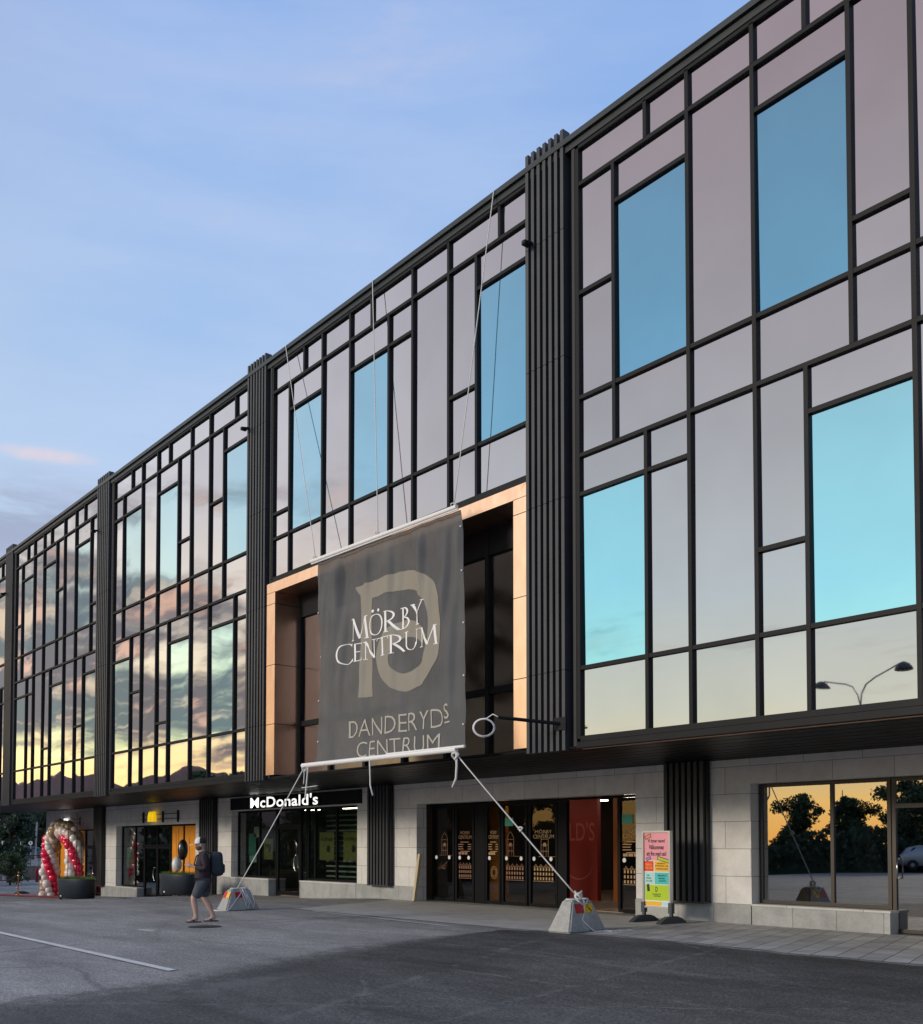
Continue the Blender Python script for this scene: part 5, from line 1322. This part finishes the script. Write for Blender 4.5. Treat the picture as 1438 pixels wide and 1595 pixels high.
# ------------------------------------------------------------------ trees
def tree_mesh(seed, h_, crown_r, crown_h, base, n, leaf, trunk_r, conifer=False):
    r_ = random.Random(seed); g_ = np.random.default_rng(seed)
    tr = MB(); limbs = []
    tr.tube([(0, 0, 0), (.05, .02, h_ * .3), (-.04, .05, h_ * .6), (0, 0, h_ * .93)], [trunk_r * 1.25, trunk_r, trunk_r * .6, trunk_r * .15], 9)
    for i in range(16 if not conifer else 26):
        z = base * .85 + (h_ * .85 - base * .85) * (i + r_.random()) / (16 if not conifer else 26); a = r_.uniform(0, 6.28)
        f = (z - base * .8) / (h_ - base * .8); ln_ = crown_r * (math.sin(min(1, max(.15, 1 - f * .75)) * 1.5) if not conifer else (1 - f) * .9 + .08) * r_.uniform(.6, 1.0)
        e = Vector((math.cos(a) * ln_, math.sin(a) * ln_, z + (ln_ * r_.uniform(.15, .6) if not conifer else -ln_ * .12)))
        tr.tube([(0, 0, z), (e.x * .5, e.y * .5, z + (e.z - z) * .35), tuple(e)], [trunk_r * .38, trunk_r * .22, .015], 5); limbs.append((Vector((0, 0, z)), e))
    cl = []
    for s_, e in limbs:
        for k in range(5 if not conifer else 6):
            q = s_.lerp(e, .35 + .68 * (k + r_.random()) / (5 if not conifer else 6)); cl.append((q + Vector((r_.gauss(0, .28), r_.gauss(0, .28), r_.gauss(0, .22))) * crown_r * .35, r_.uniform(.5, 1.0) * crown_r * (.30 if not conifer else .17)))
    V = []; per = max(1, n // len(cl))
    C = np.repeat(np.array([c for c, _ in cl]), per, 0); Rr = np.repeat(np.array([q for _, q in cl]), per)
    d = g_.normal(size=(len(C), 3)); d /= np.linalg.norm(d, axis=1)[:, None]; d *= (Rr * g_.random(len(C)) ** .45)[:, None]; d[:, 2] *= .72
    P = C + d; a = g_.normal(size=P.shape); a /= np.linalg.norm(a, axis=1)[:, None]; bb = np.cross(a, g_.normal(size=P.shape)); bb /= np.linalg.norm(bb, axis=1)[:, None]
    sz = (leaf * g_.uniform(.6, 1.25, len(P)))[:, None]
    Q = np.stack([P - a * sz * .5, P + bb * sz * .33, P + a * sz * .55, P - bb * sz * .33], 1).reshape(-1, 3)
    cr = MB(); cr.v = [tuple(v) for v in Q]; cr.f = [(4 * i, 4 * i + 1, 4 * i + 2, 4 * i + 3) for i in range(len(P))]; cr.mi = [0] * len(P)
    return tr, cr
PROTO = {}
def tree(kind, loc, rz, sc, label, group, name=None):
    if kind not in PROTO:
        arg = {'broad': (1, 9.0, 3.6, 6.0, 2.2, 9000, .34, .24), 'tall': (2, 12.0, 3.4, 9.0, 2.8, 9000, .36, .28), 'pine': (3, 11.0, 3.0, 9, 1.6, 8000, .34, .26), 'bush': (4, 3.2, 1.6, 2.8, .3, 5000, .17, .08)}[kind]
        tr, cr = tree_mesh(*arg, conifer=(kind == 'pine'))
        t = thing(name or {'broad': 'broadleaf_tree', 'tall': 'broadleaf_tree', 'pine': 'conifer_tree', 'bush': 'bush'}[kind], label, 'tree' if kind != 'bush' else 'bush', loc, rz, group)
        tr.build('trunk', 'bark', t, True); cr.build('crown', {'broad': 'leaf', 'tall': 'leaf_dark', 'pine': 'leaf_dark', 'bush': 'leaf_light'}[kind], t)
        PROTO[kind] = t
    else:
        t = copy_tree(PROTO[kind]); t.location = loc; t.rotation_euler = (0, 0, rz); tag(t, label, None, group)
    t.scale = (sc, sc, sc * rnd.uniform(.92, 1.08)); return t
G1 = 'dark trees beyond the far end of the building'
x, y = spot(17, 75); tree('tall', (x, y, -1.25), .3, .72, 'dark tree with a stout trunk beside the blue street sign', G1)
x, y = spot(17, 70); tree('bush', (x, y, -1.25), 0, .8, 'low green bush at the foot of the dark tree', None)
x, y = spot(28, 88); tree('bush', (x, y, -1.25), 1.2, .8, 'small green bush beside the slate wall', None)
for i, (p, Z, k, s_) in enumerate(((-30, 96, 'broad', 1.05), (-95, 120, 'broad', 1.2), (45, 150, 'broad', 1.1), (75, 158, 'tall', 1.0), (8, 150, 'tall', 1.05), (110, 168, 'broad', 1.3), (-40, 165, 'pine', 1.1), (60, 140, 'pine', .72), (30, 168, 'broad', 1.25), (-150, 110, 'tall', 1.0), (-200, 140, 'broad', 1.2), (24, 138, 'broad', .85), (-6, 105, 'tall', 1.15), (4, 118, 'broad', 1.1), (52, 132, 'broad', 1.0), (68, 128, 'tall', .8))):
    x, y = spot(p, Z); tree(k, (x, y, -.3 if Z > 100 else -1.2), rnd.uniform(0, 6), s_, 'dark green tree in the belt of trees behind the parked cars', G1)
G2 = 'trees across the square mirrored in the glass'
belt = []
rb = random.Random(21)
for i in range(44):
    u = (i + rb.uniform(-.3, .3)) / 29 if i < 30 else .10 + .38 * (i - 30) / 13; k = rb.choice(['broad', 'broad', 'tall', 'pine'])
    belt.append((-78 + 58 * u + rb.uniform(-2, 2), -8 - 50 * u + rb.uniform(-3, 3), k, rb.uniform(.56, .72) * (1.22 if .10 < u < .50 else .40 if .51 < u < .635 else 1.0) * {'broad': 1.0, 'tall': .78, 'pine': .84}[k]))
belt += [(-37.5, -54, 'broad', .86), (-14, -58, 'broad', .8), (-6, -57, 'tall', .6), (4, -58, 'broad', .8)]
for x, y, k, s_ in belt:
    tree(k, (x, y, zg(x) - .05), rnd.uniform(0, 6), s_, 'tree across the square behind the photographer', G2)
b = MB(); r_ = random.Random(11)
for i in range(15000):
    u = r_.random(); x = -76 + 60 * u + r_.uniform(-1, 1); y = -8 - 47 * u + r_.uniform(-1.2, 1.2) + 2; hz = 2.3 + .5 * math.sin(x * .7) + .3 * math.sin(x * 1.9); z = r_.random() ** .7 * hz + zg(x); a = r_.uniform(0, 6.28); s_ = .3
    b.quad((x, y, z), (x + s_ * math.cos(a), y + s_ * math.sin(a), z + s_ * .3), (x + s_ * .4 * math.cos(a + 1), y + s_ * .4 * math.sin(a + 1), z + s_))
for i in range(24):
    u0, u1 = i / 24, (i + 1) / 24; p = Vector((-76 + 60 * u0, -6 - 47 * u0, zg(-76 + 60 * u0) - .1)); q = Vector((-76 + 60 * u1, -6 - 47 * u1, zg(-76 + 60 * u1) - .1)); h0 = Vector((0, 0, 1.9 + .4 * math.sin(i * 1.7)))
    b.quad(p, q, q + h0, p + h0)
tag(b.build('hedge', 'leaf_dark'), 'long dark hedge across the square behind the photographer', 'hedge')

# buildings across the square that stand mirrored in the left bays
def house(loc, rz, L, D, hw, hr, label):
    t = thing('terrace_house', label, 'building', loc, rz, 'houses across the square')
    b = MB(); b.box(-L / 2, L / 2, -D / 2, D / 2, -.5, hw); b.build('wall', 'house_wall', t)
    xs = np.linspace(-L / 2 - .6, L / 2 + .6, 28); b = MB()
    pr = [(x, hw + (hr - hw) * (.52 + .30 * math.sin(math.pi * (k / 27)) ** .5 + .12 * math.sin(k * .62 + L) + .06 * math.sin(k * 1.9))) for k, x in enumerate(xs)]
    b.prism([(xs[0], hw - .1)] + pr + [(xs[-1], hw - .1)], 'y', -D / 2 - .5, D / 2 + .5); rf = b.build('roof', 'brown_roof', t)
    for i in range(int(L / 3)):
        x = -L / 2 + 1.5 + i * 3
        q = MB(); q.box(x - .6, x + .6, D / 2, D / 2 + .04, 1.2, 2.8); q.build('window', 'pane_dark', t)
    return t
house((-82, -27, -1.3), R(-68), 26, 12, 4.6, 9.7, 'brown roofed terrace house across the square')
house((-112, -17, -1.3), R(-80), 20, 12, 5.4, 10.6, 'taller brown roofed house at the far end of the square')
# twin lamp
t = thing('street_lamp', 'tall twin-arm street lamp mirrored in the glass at the right', 'street lamp', (-18.3, -20.5, 0), math.atan2(1.7, 4.19))
b = MB(); b.tube([(0, 0, 0), (0, 0, 1.2), (0, 0, 6.9)], [.075, .06, .035], 12); b.build('pole', 'galv', t, True)
for s in (-1, 1):
    b = MB(); b.tube([(0, 0, 6.85), (s * .10, 0, 7.25), (s * .35, 0, 7.55), (s * .8, 0, 7.72), (s * 2.0, 0, 7.95)], .026, 8); q = b.build('arm', 'galv', t, True)
    b = MB(); b.lathe([(.29, 0), (.27, .07), (.20, .17), (.08, .24), (.02, .26)], (s * 2.15, 0, 7.72), 22); sub(b.build('lamp_shade', 'foot_plastic', None, True), q)

# ------------------------------------------------------------------ the walking man
def man():
    fx, fy = -.43, -.90
    rz = math.atan2(fy, fx)
    t = thing('person', 'bearded man in a cap, dark jacket and shorts walking past with a backpack', 'person', (-19.86, -3.96, .0), rz)
    V = []; E = []; Rd = []
    def add(p, r, par=None):
        V.append(p); Rd.append(r); i = len(V) - 1
        if par is not None: E.append((par, i))
        return i
    pel = add((0, 0, .93), (.11, .145)); sp_ = add((-.0, 0, 1.12), (.11, .14), pel); ch = add((0, 0, 1.32), (.125, .165), sp_); nb = add((.015, 0, 1.47), .075, ch)
    nk = add((.035, 0, 1.53), .060, nb); hd = add((.055, 0, 1.60), .088, nk); hm = add((.060, 0, 1.665), .098, hd); ht = add((.045, 0, 1.73), .080, hm)
    ns = add((.165, 0, 1.632), .014, hm)
    for s, ax, kx, gx in ((1, .16, .20, .05), (-1, -.20, -.03, -.06)):
        hp = add((.0 + (.02 * s), s * .095, .88), .105, pel); kn = add((kx, s * .10, .50), .066, hp); cf = add(((kx + ax) / 2 - .02, s * .10, .33), .067, kn); an = add((ax - .03, s * .10, .10), .036, cf)
        hl_ = add((ax - .07, s * .10, .045), .034, an); ft = add((ax + .06, s * .105, .042), .038, an); to = add((ax + .15, s * .11, .034), .030, ft)
    for s in (1, -1):
        sh = add((-.005, s * .185, 1.41), .068, ch); el = add((-.06, s * .245, 1.14), .046, sh); wr = add((.19, s * .13, 1.17), .028, el); pm_ = add((.265, s * .10, 1.20), .030, wr)
        for q in range(4):
            f1 = add((.315, s * (.075 + .018 * q), 1.225 - .016 * q), .0095, pm_); f2 = add((.345, s * (.045 + .016 * q), 1.235 - .018 * q), .0085, f1); add((.345, s * (.022 + .014 * q), 1.245 - .018 * q), .0075, f2)
        th_ = add((.265, s * .065, 1.235), .011, pm_); add((.315, s * .045, 1.262), .009, th_)
    body = skin('body', V, E, Rd, 'skin', t, 2)
    # jacket
    V, E, Rd = [], [], []
    a00 = add((.005, 0, .70), (.185, .215)); a0 = add((.005, 0, .86), (.185, .215), a00); a1 = add((-.0, 0, 1.08), (.195, .212), a0); a2 = add((-.0, 0, 1.28), (.195, .22), a1); a3 = add((.012, 0, 1.455), (.095, .11), a2); add((.03, 0, 1.505), (.075, .08), a3)
    for s in (1, -1):
        b0 = add((-.01, s * .20, 1.40), .092, a2); b1 = add((-.065, s * .255, 1.14), .074, b0); add((.06, s * .195, 1.15), .062, b1); b2 = add((.165, s * .142, 1.168), .046, len(V) - 1)
    skin('jacket', V, E, Rd, 'jacket', t, 2)
    V, E, Rd = [], [], []
    a0 = add((0, 0, .93), (.16, .19))
    for s, kx in ((1, .16), (-1, -.04)):
        h0 = add((.01 * s, s * .10, .83), .135, a0); h1 = add((kx * .75, s * .105, .62), .115, h0); add((kx * .98, s * .105, .50), .108, h1)
    skin('shorts', V, E, Rd, 'shorts', t, 2)
    cap = MB(); cap.cur = 0
    prof = [(1.0, 0), (1.0, .02), (.97, .05), (.85, .09), (.6, .115), (.25, .125), (.02, .127)]
    cap.lathe([(r * .112, z) for r, z in prof], (.052, 0, 1.672), 24, 1.12, .98); o = cap.build('cap', 'cap_black', t, True)
    fr_ = MB(); seg = 14
    for i in range(6):
        pass
    cf = MB()
    rings = [[(.052 + r * .114 * 1.12 * math.cos(a), r * .114 * .98 * math.sin(a), 1.672 + z * 1.02 + .001) for a in np.linspace(-1.35, 1.35, 15)] for r, z in prof]
    for q, p_ in zip(rings, rings[1:]):
        for i in range(14): cf.quad(q[i], q[i + 1], p_[i + 1], p_[i])
    sub(cf.build('front_panel', 'cap_white', None, True), o)
    vz = MB(); pr = [(.052 + .12 * math.cos(a), .108 * math.sin(a)) for a in np.linspace(-1.2, 1.2, 11)] + [(.085 + .20 * math.cos(a), .092 * math.sin(a)) for a in np.linspace(1.2, -1.2, 11)]
    vz.prism(pr, 'z', 1.660, 1.676); vz.v = [(x, y, z - max(0, x - .12) * .22) for x, y, z in vz.v]; sub(vz.build('visor', 'cap_visor'), o)
    bd = MB(); bd.ball((.082, 0, 1.577), .082, 18, 12, .98, 1.08, .80); bd.build('beard', 'beard', t, True)
    fc = MB()
    for s in (-1, 1): fc.ball((.05, s * .098, 1.635), .026, 10, 8, .8, .4, 1.2)
    fc.build('ear', 'skin', t, True)
    ey = MB()
    for s in (-1, 1): ey.ball((.148, s * .036, 1.652), .011, 8, 6)
    ey.build('eye', 'black_mark', t, True)
    for s, ax in ((1, .16), (-1, -.20)):
        sl_ = MB(); pr = [(ax - .115, s * .105 - .035), (ax - .13, s * .105), (ax - .115, s * .105 + .035), (ax + .05, s * .108 + .045), (ax + .15, s * .112 + .042), (ax + .185, s * .112), (ax + .15, s * .112 - .042), (ax + .05, s * .108 - .045)]
        sl_.prism(pr, 'z', .0, .022); q = sl_.build('sandal', 'sole', t)
        st_ = MB(); st_.tube([(ax + .11, s * .108, .02), (ax + .10, s * .108, .068), (ax + .03, s * .108 + .045, .05), (ax + .0, s * .108 + .05, .02)], .009, 6); st_.tube([(ax + .10, s * .108, .068), (ax + .03, s * .108 - .045, .05), (ax + .0, s * .108 - .05, .02)], .009, 6); sub(st_.build('strap', 'sole'), q)
    c, s_ = math.cos(rz), math.sin(rz)
    def wpos(x, y, z): return (-19.86 + x * c - y * s_, -3.96 + x * s_ + y * c, z)
    bp = thing('backpack', 'dark blue backpack on the walking man', 'backpack', wpos(-.19, 0, .98), rz)
    bm = bmesh.new(); bmesh.ops.create_cube(bm, size=1); bmesh.ops.subdivide_edges(bm, edges=bm.edges[:], cuts=6, use_grid_fill=True)
    for v in bm.verts:
        d = v.co.copy(); n_ = (abs(d.x * 2) ** 4 + abs(d.y * 2) ** 4 + abs(d.z * 2) ** 4) ** .25; d = d / n_ if n_ > 0 else d
        d = v.co * (1.0 / max(n_, .001)) * max(abs(v.co.x * 2), abs(v.co.y * 2), abs(v.co.z * 2))
        v.co = Vector((d.x * .26 - .09, d.y * .34, d.z * .52 + .25)); v.co.x *= 1 + .12 * (v.co.z < .25)
    MB().bm(bm).build('bag', 'pack', bp, True)
    q = MB(); q.rbox(-.262, -.19, -.11, .11, .05, .25, .034); q.build('pocket', 'pack', bp)
    for s in (1, -1):
        q = MB(); q.tube([(.0, s * .11, .46), (.13, s * .13, .52), (.33, s * .14, .42), (.375, s * .15, .25), (.25, s * .20, .08), (.02, s * .14, .05)], .016, 8); q.build('strap', 'pack', bp, True)
    ph = MB(); ph.rbox(-.006, .006, -.038, .038, -.075, .075, .004); o = ph.build('phone', 'phone_body', None); o.location = wpos(.345, 0, 1.27); o.rotation_euler = (0, R(-32), rz)
    tag(o, 'pale phone held in the hands of the walking man', 'phone')
man()
b = MB(); b.lathe([(.33, 0), (.33, .006)], (0, 0, 0), 28); tag(b.build('dark_disc', 'rubber', None, False, (-18.65, -4.5, .002)), 'dark round disc on the asphalt near the walking man', 'manhole cover')  # thin dark disc lying on the asphalt
b = MB(); b.rbox(-.18, .18, -.05, .05, 0, .004, .001); o = b.build('paper_scrap', 'white_paint', None, False, (-18.6, -5.7, .004)); o.rotation_euler = (0, 0, .5)
tag(o, 'flat white scrap on the asphalt left of the walking man', 'litter')
